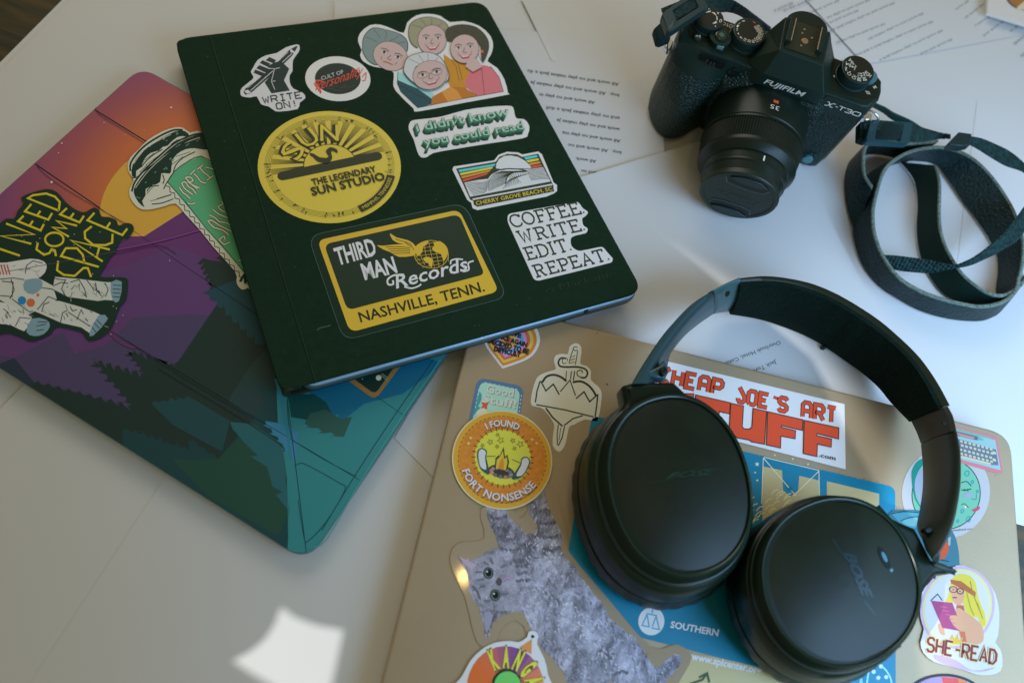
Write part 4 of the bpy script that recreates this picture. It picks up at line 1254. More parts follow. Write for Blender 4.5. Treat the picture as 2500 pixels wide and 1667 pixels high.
rk = random.Random(9)
for p in smoothpts(kit, 6):
    fur.append((p[0] + rk.uniform(-7, 7), p[1] + rk.uniform(-7, 7)))


def furmat():
    m = bpy.data.materials.new('printed_fur')
    m.use_nodes = True
    nt = m.node_tree
    b = nt.nodes['Principled BSDF']
    b.inputs['Roughness'].default_value = .4
    tc = nt.nodes.new('ShaderNodeTexCoord')
    mp = nt.nodes.new('ShaderNodeMapping')
    mp.inputs['Scale'].default_value = (1, .6, 1)
    t1 = nt.nodes.new('ShaderNodeTexNoise')
    t1.inputs['Scale'].default_value, t1.inputs['Detail'].default_value, t1.inputs['Roughness'].default_value = 130, 6, .72
    t1.inputs['Distortion'].default_value = .4
    r = nt.nodes.new('ShaderNodeValToRGB')
    e = r.color_ramp.elements
    e.new(.5)
    for k, (p, c) in enumerate([(.38, (66, 64, 65)), (.5, (112, 109, 111)), (.62, (146, 143, 146))]):
        e[k].position = p
        e[k].color = (*[lin(x) / y for x, y in zip(c, ENV['P'])], 1)
    nt.links.new(tc.outputs['Object'], mp.inputs[0])
    nt.links.new(mp.outputs[0], t1.inputs['Vector'])
    nt.links.new(t1.outputs['Fac'], r.inputs[0])
    nt.links.new(r.outputs[0], b.inputs['Base Color'])
    return m


CLEARV = mat((124, 108, 81), 'P', .06, .3)
kc = []
N_ = len(kit)
for i, p in enumerate(smoothpts(kit, 2)):
    kc.append(p)
cxk, cyk = 900, 800
kring = [(120, 470), (330, 430), (300, 200), (520, 130), (560, 220), (640, 260), (760, 30), (880, 40), (990, 420), (1000, 540), (1300, 900), (1640, 1280), (1840, 1260), (1960, 1360), (1860, 1560), (1800, 1700), (900, 1700), (640, 1120), (480, 1120), (400, 1280), (270, 1240), (180, 900), (60, 620)]
o = slab('sticker', [L.pt(*cr(p), 4.4e-4) for p in smoothpts(kring, 3)], (0, 0, 1), 1e-4, 3e-5, CLEARV, lap, seg=1)
o['label'] = 'glossy cut-out photo sticker of a grey tabby kitten with outstretched paws'
A = Art(onsurf(L, cr), 'P', 4.7e-4)
FUR = furmat()
A.poly(FUR, fur)
A.up()
for q in [[(200, 620), (300, 580), (420, 560), (500, 600), (560, 700), (590, 850), (590, 960), (480, 1000), (330, 960), (240, 860), (215, 740)]]:
    A.poly(mat((122, 118, 119), 'P', .4, noise=(170, .3)), q, 4)
A.up()
DF = (88, 84, 86)
def inside(x, y, P):
    c = False
    for i in range(len(P)):
        (x1, y1), (x2, y2) = P[i - 1], P[i]
        if (y1 > y) != (y2 > y) and x < (x2 - x1) * (y - y1) / (y2 - y1) + x1:
            c = not c
    return c


FT = [(74, 71, 72), (96, 93, 95), (120, 117, 120), (150, 148, 152), (166, 165, 170)]


def hair(x, y, ang, ln, w, c):
    dx, dy = math.cos(ang), math.sin(ang)
    A.add(c, [(x - dy * w, y + dx * w), (x + dy * w, y - dx * w), (x + dx * ln, y + dy * ln)], [(0, 1, 2)])


k = 0
while k < 2100:
    x, y = rk.uniform(120, 1880), rk.uniform(60, 1640)
    if not inside(x, y, kit):
        continue
    k += 1
    head = x < 600 and 540 < y < 1010
    ang = (math.atan2(y - 780, x - 430) if head else 1.05 if y > 560 else -1.5) + rk.gauss(0, .5)
    mott = 1.25 * math.sin(x * .042 + 2.2 * math.sin(y * .021)) * math.sin(y * .036 + x * .012) + .6 * math.sin(y * .011 - x * .008)
    chest = (x - 790) ** 2 / 150 ** 2 + (y - 540) ** 2 / 110 ** 2 < 1 or (x - 1150) ** 2 / 420 ** 2 + (y - 1150 - (x - 1150) * .9) ** 2 / 110 ** 2 < 1
    t = min(4, max(0, int(2.4 + (1.2 if chest else 0) - mott * .8 + rk.gauss(0, .7))))
    A.layer += 1 if k % 500 == 0 else 0
    hair(x, y, ang, rk.uniform(18, 42) * (.6 if head else 1), rk.uniform(2.5, 6) * (.7 if head else 1), FT[t])
A.up()
for q in [[(380, 250), (440, 270), (500, 245)], [(400, 330), (460, 350), (530, 330)], [(430, 420), (520, 440), (600, 400)], [(450, 500), (560, 520), (640, 470)], [(700, 200), (760, 215), (815, 190)], [(770, 300), (830, 310), (880, 290)], [(760, 400), (830, 420), (900, 400)], [(800, 500), (860, 520), (910, 490)], [(560, 600), (640, 590)], [(580, 640), (660, 640)], [(590, 700), (660, 690)], [(590, 760), (670, 750)], [(1340, 1500), (1400, 1470), (1450, 1480)]]:
    sp_ = smoothpts(q, 4, False)
    for (x, y) in sp_:
        for r in range(5):
            hair(x + rk.uniform(-8, 8), y + rk.uniform(-8, 8), rk.choice((1.05, 1.3, .8)), rk.uniform(14, 30), rk.uniform(4, 7), rk.choice(FT[:2]))
A.poly((150, 128, 130), [(130, 575), (230, 620), (265, 640), (215, 670)], 2).poly((120, 116, 122), [(330, 1010), (400, 1030), (345, 1180)], 2)
A.up()
for x, y in ((362, 702), (416, 876)):
    A.circ((50, 52, 50), x, y, 40, 46).up().circ((78, 96, 86), x, y, 31, 37).up().circ((18, 24, 20), x + 2, y - 2, 24, 30).circ((190, 196, 190), x - 10, y - 12, 7).up()
A.poly((70, 62, 64), [(425, 760), (450, 740), (470, 765), (455, 800), (432, 790)], 3).line((150, 112, 126), [(480, 745), (520, 740), (545, 760)], 12, 3)
for q in [[(260, 700), (310, 690)], [(270, 760), (330, 750)], [(290, 820), (340, 800)], [(330, 620), (370, 640)], [(380, 590), (400, 630)], [(330, 920), (380, 920)], [(450, 880), (520, 860)], [(460, 660), (500, 640)], [(240, 800), (280, 850), (300, 910)]]:
    A.line(DF, q, 11, 2)
A.build('printed_photo', o)

# orange round camp-fire badge
cr = crop(1080, 780, 3.267)
c0_ = L.pt(*cr((478, 1112)))
rx = L.pt(*cr((868, 1190))) - c0_
RR = rx.length * 1.005
ex2 = rx.normalized()
ey2 = V((-ex2.y, ex2.x, 0))
f2 = lambda x, y, off=0.0: c0_ + ex2 * (x * RR) + ey2 * (y * RR) + V((0, 0, off))
o = slab('sticker', [f2(math.cos(i * math.tau / 72), math.sin(i * math.tau / 72), 9.6e-4) for i in range(72)], (0, 0, 1), 2.5e-4, 3e-5, mat((176, 166, 124), 'P', .45), lap, seg=1)
o['label'] = 'round orange and yellow camp-fire sticker with white words round its rim'
A = Art(f2, 'P', 9.9e-4)
A.circ((190, 126, 38), 0, 0, .975, n=60).up().circ(mat((198, 104, 36), 'P', .45, noise=(400, .14)), 0, 0, .86, n=60)
A.up()
for i in range(56):
    a, b = i / 56 * math.tau, (i + .6) / 56 * math.tau
    A.line((110, 70, 30), [(.875 * math.cos(a), .875 * math.sin(a)), (.875 * math.cos(b), .875 * math.sin(b))], .014)
A.circ((200, 180, 56), 0, .03, .56, n=50).up()
for i in range(32):
    a = i / 32 * math.tau
    A.line((80, 64, 28), [(.54 * math.cos(a), .03 + .54 * math.sin(a)), (.62 * math.cos(a), .03 + .62 * math.sin(a))], .018)
for x, y, r in [(-.1, .36, .07), (-.3, .28, .06), (-.18, .46, .04), (.14, .40, .05), (.3, .36, .07), (-.44, .18, .04), (.2, .25, .04), (-.15, .22, .04), (-.38, .06, .03)]:
    q = [(x + r * (1 if k % 2 else .42) * math.sin(k * math.pi / 5), y + r * (1 if k % 2 else .42) * math.cos(k * math.pi / 5)) for k in range(10)]
    A.line((110, 96, 36), q, .016, closed=True)
A.up().poly((58, 52, 46), ellipse(.02, -.26, .26, .13)).up()
for k in range(12):
    a = k / 12 * math.tau
    A.circ(rk.choice([(120, 116, 108), (150, 104, 70), (90, 90, 92), (180, 110, 70)]), .02 + .2 * math.cos(a), -.28 + .085 * math.sin(a), .038, n=10)
A.up().poly((60, 54, 30), [(-.12, -.22), (-.14, -.02), (-.08, .06), (-.07, .02), (-.02, .24), (.04, .04), (.08, .1), (.14, -.04), (.13, -.22)]).up().poly((204, 150, 50), [(-.1, -.22), (-.11, -.04), (-.06, .02), (-.02, .16), (.03, 0), (.08, .05), (.11, -.06), (.1, -.22)]).up().poly((196, 110, 40), [(-.06, -.22), (-.04, -.08), (0, .02), (.04, -.08), (.06, -.22)])
for sx in (-1, 1):
    cxx = .42 * sx + .02
    A.up().poly((50, 70, 70), [(cxx - .02 * sx, -.30), (cxx + .09 * sx, -.1), (cxx + .11 * sx, .06), (cxx + .03 * sx, .13), (cxx - .07 * sx, .08), (cxx - .08 * sx, -.05), (cxx - .2 * sx, -.36)], 3)
    A.up().poly((168, 176, 170), [(cxx, -.25), (cxx + .07 * sx, -.08), (cxx + .085 * sx, .05), (cxx + .03 * sx, .105), (cxx - .05 * sx, .06), (cxx - .055 * sx, -.06), (cxx - .12 * sx, -.28)], 3)
    A.line((50, 60, 60), [(cxx - .08 * sx, -.02), (cxx - .25 * sx, .02)], .012)
for dx, col in ((.018, (110, 72, 50)), (0, (176, 176, 170))):
    A.up().arc(col, 'I FOUND', dx, -dx, .66, 128, 72, .13, .03, ay=-1.0)
    A.text(col, 'FORT NONSENSE', (0, 0), (1, 0), 1, .025, fn=lambda a, b, dx=dx: (dx + (.84 - .14 * b) * math.cos(math.radians(-152 + 124 * a)), -dx + (.84 - .14 * b) * math.sin(math.radians(-152 + 124 * a))))
for x, y in [(.52, .5), (-.7, .28), (.62, .44), (-.72, .16)]:
    A.circ((206, 160, 80), x, y, .035, n=4)
A.build('printed_design', o)

# colourful round badge at the bottom edge
cr = crop(1080, 1180, 3.2194)
o, A = sticker(L, cr, [(100, 1568), (160, 1500), (220, 1390), (310, 1300), (420, 1245), (540, 1235), (600, 1245), (665, 1205), (680, 1160), (730, 1160), (755, 1200), (745, 1260), (800, 1370), (830, 1500), (840, 1750), (0, 1750), (0, 1620)], (168, 178, 172), 'P', lap, 'white-edged round sticker of an orange and purple burst with a green centre at the bottom edge', 2, lift=9.0e-4)
bc = (495, 1610)
for k in range(16):
    a0, a1 = math.radians(8 + k * 10.6), math.radians(8 + (k + 1.04) * 10.6)
    cc = [(192, 116, 60), (180, 96, 70), (150, 82, 84), (128, 74, 92), (104, 60, 98), (92, 58, 100), (104, 60, 98), (118, 66, 92), (128, 72, 84), (146, 78, 70), (160, 84, 60), (172, 84, 46), (178, 84, 40), (182, 84, 36), (182, 84, 36), (182, 84, 36)][k]
    A.poly(cc, [bc, (bc[0] + 305 * math.cos(a0), bc[1] - 335 * math.sin(a0)), (bc[0] + 305 * math.cos(a1), bc[1] - 335 * math.sin(a1))])
A.up().poly((196, 110, 60), [(605, 1285), (705, 1218), (700, 1340)]).circ((20, 30, 30), 710, 1200, 13)
A.up().circ((30, 50, 26), 505, 1580, 118, 124).up().circ((88, 156, 72), 512, 1585, 104, 112)
for k, ch in enumerate('KANGA'):
    th = math.radians(113 - k * 24.5)
    ux, uy = math.cos(th), -math.sin(th)
    px, py = -uy, ux
    p = (bc[0] + ux * 165, bc[1] + uy * 172)
    for col, b in (((70, 54, 40), .10), ((190, 178, 50), .055)):
        A.up().text(col, ch, (p[0] - px * 26, p[1] - py * 26), (p[0] + px * 26, p[1] + py * 26), 150, b, up=(ux * 140, uy * 150))
A.build('printed_design', o)

# art shop sticker
cr = crop(1580, 860, 3.92)
SW = (196, 206, 212)
o, A = sticker(L, cr, [(90, 60), (1890, 495), (1900, 1118), (30, 640)], SW, 'Q', lap, 'rectangular white sticker with red block words and .com in small print', lift=4.4e-4)
RDK = (74, 40, 30)
RR_ = (196, 66, 38)
for w, c in ((43, RDK), (29, RR_)):
    A.up()
    A.sfont(c, 'CHEaP', (112, 276), (704, 408), 110, w, up=(24, -134), gap=1.9).sfont(c, "JOE'S", (862, 468), (1330, 568), 112, w, up=(16, -124), gap=1.8).sfont(c, 'aRT', (1486, 614), (1800, 674), 112, w, up=(6, -140), gap=1.8)
BL = {'S': [[(140, 400), (440, 400), (430, 480), (280, 470), (280, 520), (430, 560), (420, 760), (120, 690), (125, 620), (290, 650), (290, 600), (130, 560)]],
      'T': [[(468, 412), (790, 485), (785, 582), (685, 560), (680, 860), (560, 830), (572, 535), (462, 512)]],
      'U': [[(805, 492), (918, 516), (905, 715), (930, 735), (985, 738), (1008, 715), (1018, 540), (1138, 568), (1118, 872), (1000, 850), (985, 835), (960, 830), (865, 812), (790, 750)]],
      'F': [[(1158, 572), (1486, 648), (1482, 740), (1282, 695), (1280, 720), (1416, 752), (1412, 820), (1275, 795), (1272, 908), (1146, 880)]],
      'G': [[(1508, 655), (1830, 725), (1828, 822), (1622, 770), (1620, 800), (1760, 832), (1757, 900), (1625, 870), (1620, 990), (1500, 962)]]}
for k, v in BL.items():
    for q in v:
        cx_, cy_ = sum(p[0] for p in q) / len(q), sum(p[1] for p in q) / len(q)
        A.up().line(RDK, q, 18, closed=True).up().poly(RR_, q)
A.up().text((50, 56, 66), '.com', (1640, 998), (1802, 1032), 40, .01)
A.build('printed_design', o)

# right-hand group
cr = crop(2150, 960, 6.534)
# pale round face sticker
cf = crop(2150, 980, 2.283)
o, A = sticker(L, cf, ellipse(364, 508, 244, 256, .35, 64), (176, 184, 196), 'S', lap, 'round pale sticker of a sleepy turquoise moon face, behind the headphone arm', lift=6e-5)
A.fn = onsurf(L, cf)
A.poly((20, 60, 60), ellipse(365, 515, 192, 200, .35, 50)).up().poly((110, 184, 160), ellipse(365, 515, 187, 195, .35, 50)).up().poly((150, 168, 196), [(240, 365), (330, 330), (400, 360), (330, 420), (280, 560), (330, 640), (250, 620), (215, 560), (190, 480), (200, 410)], 3)
A.poly((20, 136, 128), [(172, 420), (180, 370), (215, 325), (300, 300), (240, 350), (205, 400), (190, 460), (200, 540), (240, 610), (190, 540)], 3)
A.up()
for x, y, a in [(482, 400, 14), (512, 448, 9), (490, 655, 14), (430, 665, 8), (455, 610, 10), (395, 440, 12), (540, 500, 8)]:
    A.ring((60, 150, 170), x, y, a, a * 1.3, 5, .4, 16)
A.line((30, 70, 80), [(450, 452), (480, 445), (505, 470)], 5, 3).line((30, 50, 60), [(450, 492), (480, 492), (505, 486)], 5).line((30, 50, 60), [(468, 486), (470, 500)], 4).line((30, 50, 60), [(484, 486), (488, 502)], 4).line((70, 130, 150), [(505, 540), (530, 545), (535, 515)], 4, 3).line((50, 80, 90), [(450, 575), (465, 568), (480, 580), (490, 590)], 4, 3)
A.poly((214, 214, 206), [(462, 582), (478, 580), (476, 596)]).poly((150, 160, 196), ellipse(490, 522, 28, 12)).poly((178, 80, 110), [(508, 604), (530, 592), (552, 584), (548, 602), (520, 612)], 3)
A.text((70, 80, 90), 'unedited art...', (398, 722), (522, 712), 11, .0)
A.build('printed_design', o)
# typewriter
cr = crop(2150, 960, 6.534)
o, A = sticker(L, cr, roundpoly([(900, 470), (1850, 680), (1960, 1300), (920, 1010)], [60, 90, 90, 60], 6), (196, 122, 136), 'S', lap, 'pink bordered sticker of a turquoise typewriter in the top right corner of the lid', lift=2.6e-4)
A.poly((140, 188, 200), [(950, 540), (1830, 745), (1915, 1225), (940, 960)])
A.up().poly((120, 170, 160), [(950, 500), (1600, 655), (1770, 700), (1765, 720), (1560, 680), (960, 540)]).poly((96, 104, 128), [(960, 545), (1550, 685), (1545, 750), (965, 620)]).up().poly((176, 140, 140), [(1100, 600), (1500, 695), (1490, 730), (1290, 690)]).poly((88, 170, 180), [(1550, 680), (1665, 748), (1548, 745)])
A.poly((96, 116, 140), [(940, 640), (1840, 895), (1880, 1145), (1760, 1140), (930, 900)])
A.up()
for r in range(4):
    for k in range(13):
        x = 1840 - k * 68 - (0 if k else 0) - r * 4 + (0 if r % 2 else -18) - 60
        y = 880 + r * 66 - (k * 68) * .262 + 8
        A.poly((190, 194, 170), [(x - 22, y - 22), (x + 20, y - 12), (x + 24, y + 24), (x - 18, y + 14)])
for k in range(2):
    A.poly((194, 196, 170), [(1785, 920 + k * 112), (1835, 934 + k * 112), (1842, 976 + k * 112), (1790, 962 + k * 112)])
A.poly((196, 196, 172), [(930, 900), (1760, 1110), (1758, 1142), (928, 932)])
A.build('printed_design', o)
# blue bird-bath like round, mostly hidden
o, A = sticker(L, cf, [(50, 620), (120, 604), (215, 606), (330, 640), (400, 720), (430, 800), (440, 900), (430, 960), (380, 980), (310, 975), (120, 900), (40, 760)], (50, 112, 134), 'S', lap, 'blue sticker with an orange shape, mostly hidden by the right ear cup', 3, lift=4.4e-4)
A.poly((70, 150, 176), [(60, 625), (130, 612), (215, 615), (215, 690), (150, 700)], 2).up().line((20, 60, 70), [(60, 625), (130, 612), (215, 618)], 5, 2).line((20, 60, 70), [(110, 665), (160, 645), (215, 640)], 4, 2).poly((110, 176, 190), [(120, 665), (170, 650), (212, 648), (200, 690), (150, 690)], 2)
A.poly((196, 84, 46), [(340, 790), (385, 780), (378, 830), (360, 870), (330, 880)]).poly((150, 176, 176), [(375, 760), (392, 750), (388, 800), (378, 800)]).line((30, 50, 50), [(330, 880), (380, 890)], 5)
A.build('printed_design', o)
# reading woman
o, A = sticker(L, cf, [(420, 912), (500, 925), (580, 980), (640, 1070), (662, 1180), (655, 1300), (640, 1340), (668, 1380), (680, 1440), (668, 1500), (610, 1522), (540, 1520), (480, 1500), (410, 1480), (300, 1450), (240, 1400), (222, 1340), (240, 1270), (222, 1180), (220, 1100), (250, 1030), (320, 975), (380, 975)], (196, 204, 220), 'S', lap, 'sticker of a blonde woman with glasses reading a purple book', 2, lift=8e-4)
A.poly((190, 170, 200), ellipse(428, 1145, 205, 232, .35, 44)).up().poly((206, 208, 150), ellipse(428, 1145, 190, 217, .35, 44)).up().poly((196, 204, 222), ellipse(425, 1145, 176, 203, .35, 44))
A.up()
SK2 = (206, 160, 130)
A.poly((206, 196, 70), [(400, 985), (440, 958), (500, 970), (530, 1010), (545, 1090), (580, 1180), (585, 1240), (560, 1250), (540, 1200), (490, 1200), (450, 1110), (400, 1120), (360, 1125), (380, 1070)], 3)
A.up().poly(SK2, [(390, 1030), (460, 1040), (462, 1100), (440, 1135), (410, 1120), (395, 1080)], 3).poly(SK2, [(420, 1150), (500, 1190), (560, 1240), (575, 1300), (560, 1345), (480, 1350), (440, 1300)], 3).poly(SK2, [(320, 1240), (345, 1240), (360, 1300), (330, 1290)], 2).poly((176, 96, 70), [(425, 1130), (462, 1135), (470, 1170), (420, 1160)])
A.up().poly((170, 100, 60), [(390, 990), (450, 1000), (530, 1060), (528, 1088), (450, 1040), (392, 1012)]).poly((160, 72, 124), [(280, 1108), (400, 1120), (460, 1280), (345, 1260)]).line((50, 50, 60), [(280, 1108), (318, 1072), (345, 1108)], 5).poly((190, 110, 84), [(440, 1280), (470, 1280), (480, 1340), (455, 1345)]).poly((206, 176, 60), [(380, 1330), (400, 1295), (415, 1325), (430, 1290), (438, 1330), (460, 1310), (445, 1350), (390, 1350)])
A.up().poly(SK2, [(385, 1195), (440, 1195), (480, 1240), (460, 1280), (410, 1250)], 3)
A.ring((40, 44, 50), 405, 1046, 24, 18, 5, .2, 18).ring((40, 44, 50), 444, 1055, 20, 18, 5, .2, 18).circ((80, 90, 100), 405, 1047, 4).circ((80, 90, 100), 442, 1056, 4).line((120, 60, 90), [(402, 1090), (425, 1092)], 7)
for q in [[(500, 1000), (520, 1080), (560, 1180)], [(480, 1060), (500, 1140), (520, 1190)], [(540, 1120), (570, 1210)]]:
    A.line((160, 146, 50), q, 4, 2)
for k in range(5):
    A.line((190, 110, 150), [(330 + k * 16, 1140 + k * 22), (368 + k * 12, 1146 + k * 22)], 4)
A.up().poly((190, 170, 206), [(300, 1410), (420, 1440), (520, 1500), (640, 1480), (560, 1505), (430, 1485), (330, 1450)], 3)
for w, c in ((24, (206, 200, 150)), (13, (122, 52, 60))):
    A.up().sfont(c, 'SHE-READ', (258, 1388), (640, 1462), 76, w, up=(8, -76), gap=1.5)
A.build('printed_design', o)
# sticker at the bottom right corner
o, A = sticker(L, cf, ellipse(370, 1680, 235, 165, .1, 50), (40, 44, 48), 'S', lap, 'dark ringed round sticker with pink and orange wedges cut by the bottom edge', lift=2.0e-4)
A.poly((150, 140, 190), ellipse(370, 1682, 222, 152, .1, 40)).up().poly((196, 84, 90), [(340, 1532), (430, 1540), (480, 1680), (370, 1680)]).poly((204, 130, 50), [(430, 1540), (480, 1560), (520, 1680), (470, 1680)]).poly((204, 180, 60), [(480, 1560), (540, 1590), (560, 1690), (515, 1680)])
A.build('printed_design', o)
# bits of dust and a screw mark on the lid
A = Art(onsurf(L, ID), 'P', 2e-5)
for x, y, r in [(1482, 938, 2.4), (1458, 812, 1.2), (1459, 814, 1.0), (2430, 1160, 1.2)]:
    A.circ((60, 50, 30), x, y, r, n=8)
A.build('surface_specks', lap)['kind'] = 'stuff'
# ------------------------------------------------------------------ mirrorless camera, nose down on its lens
CX, CY, CTH, CA, CS = 0.0967486, 0.3538236, 0.0032747, 0.0907268, 1.016
cc_, cs_ = math.cos(CTH), math.sin(CTH)


def K3(p):
    """camera's own millimetres (x right, y out of the front, z up) -> scene"""
    X, Y, Z = [v / 1000 * CS for v in p]
    Y2 = Y * math.cos(CA) + Z * math.sin(CA)
    Z2 = Z * math.cos(CA) - Y * math.sin(CA)
    return V((CX + X * cc_ + Y2 * cs_, CY + X * cs_ - Y2 * cc_, .0052 + Z2))


camt = thing('camera', K3((0, -15, 0)), 'black mirrorless camera with dials on top and a capped lens, standing on the papers', 'camera')
BODY = mat((20, 42, 36), 'Q', .45, .3, bump=('noise', 1400, .12))
TOP_WARM_LIT = mat((26, 36, 24), 'Q', .45, .3, bump=('noise', 2000, .1))  # warm light reflected by the top plates is put into this brown
LEAT = mat((15, 42, 38), 'Q', .38, .45, bump=('leather', 800, 1.6))
LENS = mat((16, 32, 24), 'Q', .38, .4)
RUB = mat((24, 34, 24), 'Q', .6, .3)
GLB = mat((10, 24, 20), 'Q', .25, .5)


def outline_at(z, lo):
    """body outline; grip swelling at the left of the front"""
    pts = []
    n = 34
    g = 1.0 if z < 34 else max(0.0, 1 - (z - 34) / 26)
    for i in range(n + 1):
        x = -62.5 + (116.5) * i / n
        y = -5.0
        if x < -28:
            t = (x + 62.5) / 34.5
            y = -6 + 17 * g * math.sin(math.pi * min(1, t * 1.05 + .0)) ** .8 if t < .952 else -5.5
            y = max(y, -5.5 - (8 if t < .12 else 0) * (1 - t / .12 if t < .12 else 0))
        if x > 48:
            y = -5 - (x - 48) ** 2 * .20
        pts.append((x, y))
    pts += [(55.5, -14), (56, -20), (55, -27), (51, -31), (40, -32), (10, -32), (-20, -32), (-50, -32), (-59, -31), (-62.5, -27), (-63.5, -20), (-63.4, -14)]
    return pts


def ringz(z, s=0.0, lo=True):
    o = outline_at(z, lo)
    cx, cy = -3.5, -14
    return [K3((cx + (x - cx) * (1 - s / 60), cy + (y - cy) * (1 - s / 20), z)) for x, y in o]


loft('leather_body', [ringz(0, 1.0), ringz(.6, .3), ringz(2)] + [ringz(z) for z in (8, 16, 24, 32, 38, 44, 48.4)], LEAT, camt, angle=60)
loft('top_shell', [ringz(48.5, -.15), ringz(50, -.15), ringz(54, -.1), ringz(58, .0), ringz(61.4, .1), ringz(62.4, .6), ringz(62.8, 1.6)], BODY, camt, angle=60)
# top plate skin carrying the painted warm reflection
slab('top_plate', [K3(p) for p in [(-60, -17, 63.1), (-57, -11, 63.1), (-50, -8.5, 63.1), (-21, -9.5, 63.1), (-21, -31, 63.1), (-55, -30, 63.1), (-60, -27, 63.1)]], (K3((0, 0, 1)) - K3((0, 0, 0))).normalized(), .0006, .0002, TOP_WARM_LIT, camt)
slab('top_plate', [K3(p) for p in [(25, -8.5, 63.1), (47, -8.5, 63.1), (53.5, -14, 63.1), (54.5, -25, 63.1), (50, -30, 63.1), (25, -31, 63.1)]], (K3((0, 0, 1)) - K3((0, 0, 0))).normalized(), .0006, .0002, TOP_WARM_LIT, camt)


def hull(name, verts, faces, m, parent=camt, bev=.35):
    o = mk(name, [K3(v) for v in verts], faces, m, parent)
    md = o.modifiers.new('bevel', 'BEVEL')
    md.width, md.segments = bev / 1000, 2
    md.harden_normals = False
    return o


def box(name, x0, x1, y0, y1, z0, z1, m, parent=camt, bev=.3, sh=0):
    v = [(x0, y0, z0), (x1, y0, z0), (x1, y1, z0), (x0, y1, z0), (x0 + sh, y0, z1), (x1 - sh, y0, z1), (x1 - sh, y1, z1), (x0 + sh, y1, z1)]
    return hull(name, v, [(0, 3, 2, 1), (4, 5, 6, 7), (0, 1, 5, 4), (1, 2, 6, 5), (2, 3, 7, 6), (3, 0, 4, 7)], m, parent, bev)


# viewfinder hump with its sloping front
hv = [(-20, -4.6, 52), (24.5, -4.6, 52), (-14, 0, 58.2), (23.2, 0, 58.2), (-13, 0, 67.2), (22.6, 0, 67.2), (-11, -6.5, 80), (14, -6.5, 80), (-12, -30, 80), (14, -30, 80), (-23, -9.5, 62.5), (26, -8.5, 62.5), (-23, -31.5, 62.5), (26, -31.5, 62.5), (22.4, -30, 67), (-16, -30, 67)]
hull('viewfinder_hump', hv, [(0, 1, 3, 2), (2, 3, 5, 4), (4, 5, 7, 6), (6, 7, 9, 8), (2, 4, 10), (0, 2, 10), (4, 6, 8, 15, 10), (10, 15, 12), (5, 3, 11), (3, 1, 11), (5, 11, 14, 9, 7), (11, 13, 14), (8, 9, 14, 13, 12, 15)], BODY, bev=.5)
E1 = []
for r_, zz in ((11.5, 70), (12, 79.0), (11.5, 79.8), (10.5, 80.3)):
    E1.append([K3((1 + r_ * math.cos(t), -29 + r_ * .85 * math.sin(t), zz)) for t in [-math.pi * i / 24 for i in range(25)]])
loft('eyecup', E1, RUB, camt, angle=50)
# hot shoe
box('hot_shoe', -8.5, 9.5, -29, -9, 80.0, 80.5, mat((40, 44, 30), 'Q', .35, .5), bev=.1)
for x0, x1, x2 in ((-9.8, -6.6, -9.8), (7.8, 11, 11)):
    box('shoe_rail', x0, x1, -28, -11.5, 80.3, 83.2, BODY, bev=.3)
    box('shoe_edge', (x1 - .5 if x0 < 0 else x0), (x1 if x0 < 0 else x0 + .5), -27.8, -12, 83.2, 83.4, mat((150, 130, 100), 'Q', .3, .6, metal=.8), bev=.05)


def disc(name, x, y, z0, z1, r, m, parent=camt, n=40, bev=.4, knurl=0, r2=None):
    rr = []
    r2 = r2 or r
    for s, z in ((0, z0), (0, z1 - bev), (bev * .3, z1 - bev * .3), (bev, z1)):
        ring = []
        for i in range(n):
            k = (knurl * (i % 2)) if s == 0 else 0
            ring.append(K3((x + ((r if z == z0 else r2) - s - k) * math.cos(i / n * math.tau), y + ((r if z == z0 else r2) - s - k) * math.sin(i / n * math.tau), z)))
        rr.append(ring)
    return loft(name, rr, m, parent, angle=30)


GOLDC = mat((150, 126, 100), 'Q', .3, .6, metal=.7)
disc('shoe_contact', 1.2, -17.5, 80.5, 80.8, 1.9, GOLDC, n=20, bev=.1)
for x, y in ((-.4, -25), (-1.2, -22), (4.6, -21), (-.2, -13.5)):
    disc('shoe_pin', x, y, 80.5, 80.9, .6, GOLDC, n=10, bev=.1)
DIALM = mat((24, 48, 48), 'Q', .35, .6, metal=.3, bump=('noise', 2500, .2))
WHT = mat((205, 214, 220), 'R', .5)
ORG = mat((190, 80, 50), 'Q', .5)
TOPD = mat((32, 34, 22), 'Q', .5, .35)


def dial(name, x, y, r, z0, z1, labels, n=56, label=None, top=None):
    o = disc(name, x, y, z0, z0 + 1.2, r + .6, DIALM, n=n)
    disc('knurled_rim', x, y, z0 + 1.0, z1, r + .15, DIALM, o, n=n * 2, knurl=.32, bev=.5)
    disc('dial_top', x, y, z1 - .3, z1 + .15, r - .5, TOPD, o, n=n, bev=.1)
    A = Art(lambda a, b, off=0.0: K3((x + a, y + b, z1 + .17 + off * 1000 * .3)), 'Q')
    for t, ang, sz, rot, col in labels:
        th = math.radians(ang)
        ux, uy = math.cos(th), math.sin(th)
        rad = r * .84 if rot != 9 else 0
        w = sz * .66 * len(t)
        if rot == 0:      # letters stand outward
            A.text(col, t, (ux * (rad - sz) + uy * w / 2, uy * (rad - sz) - ux * w / 2), (ux * (rad - sz) - uy * w / 2, uy * (rad - sz) + ux * w / 2), sz, .01, up=(ux * sz, uy * sz))
        else:             # read along the radius
            A.text(col, t, (ux * rad, uy * rad), (ux * (rad - w), uy * (rad - w)), sz, .0, up=(uy * sz * 1.15, -ux * sz * 1.15))
    if labels:
        A.build('dial_markings', o)
    if label:
        o['label'] = label
    return o


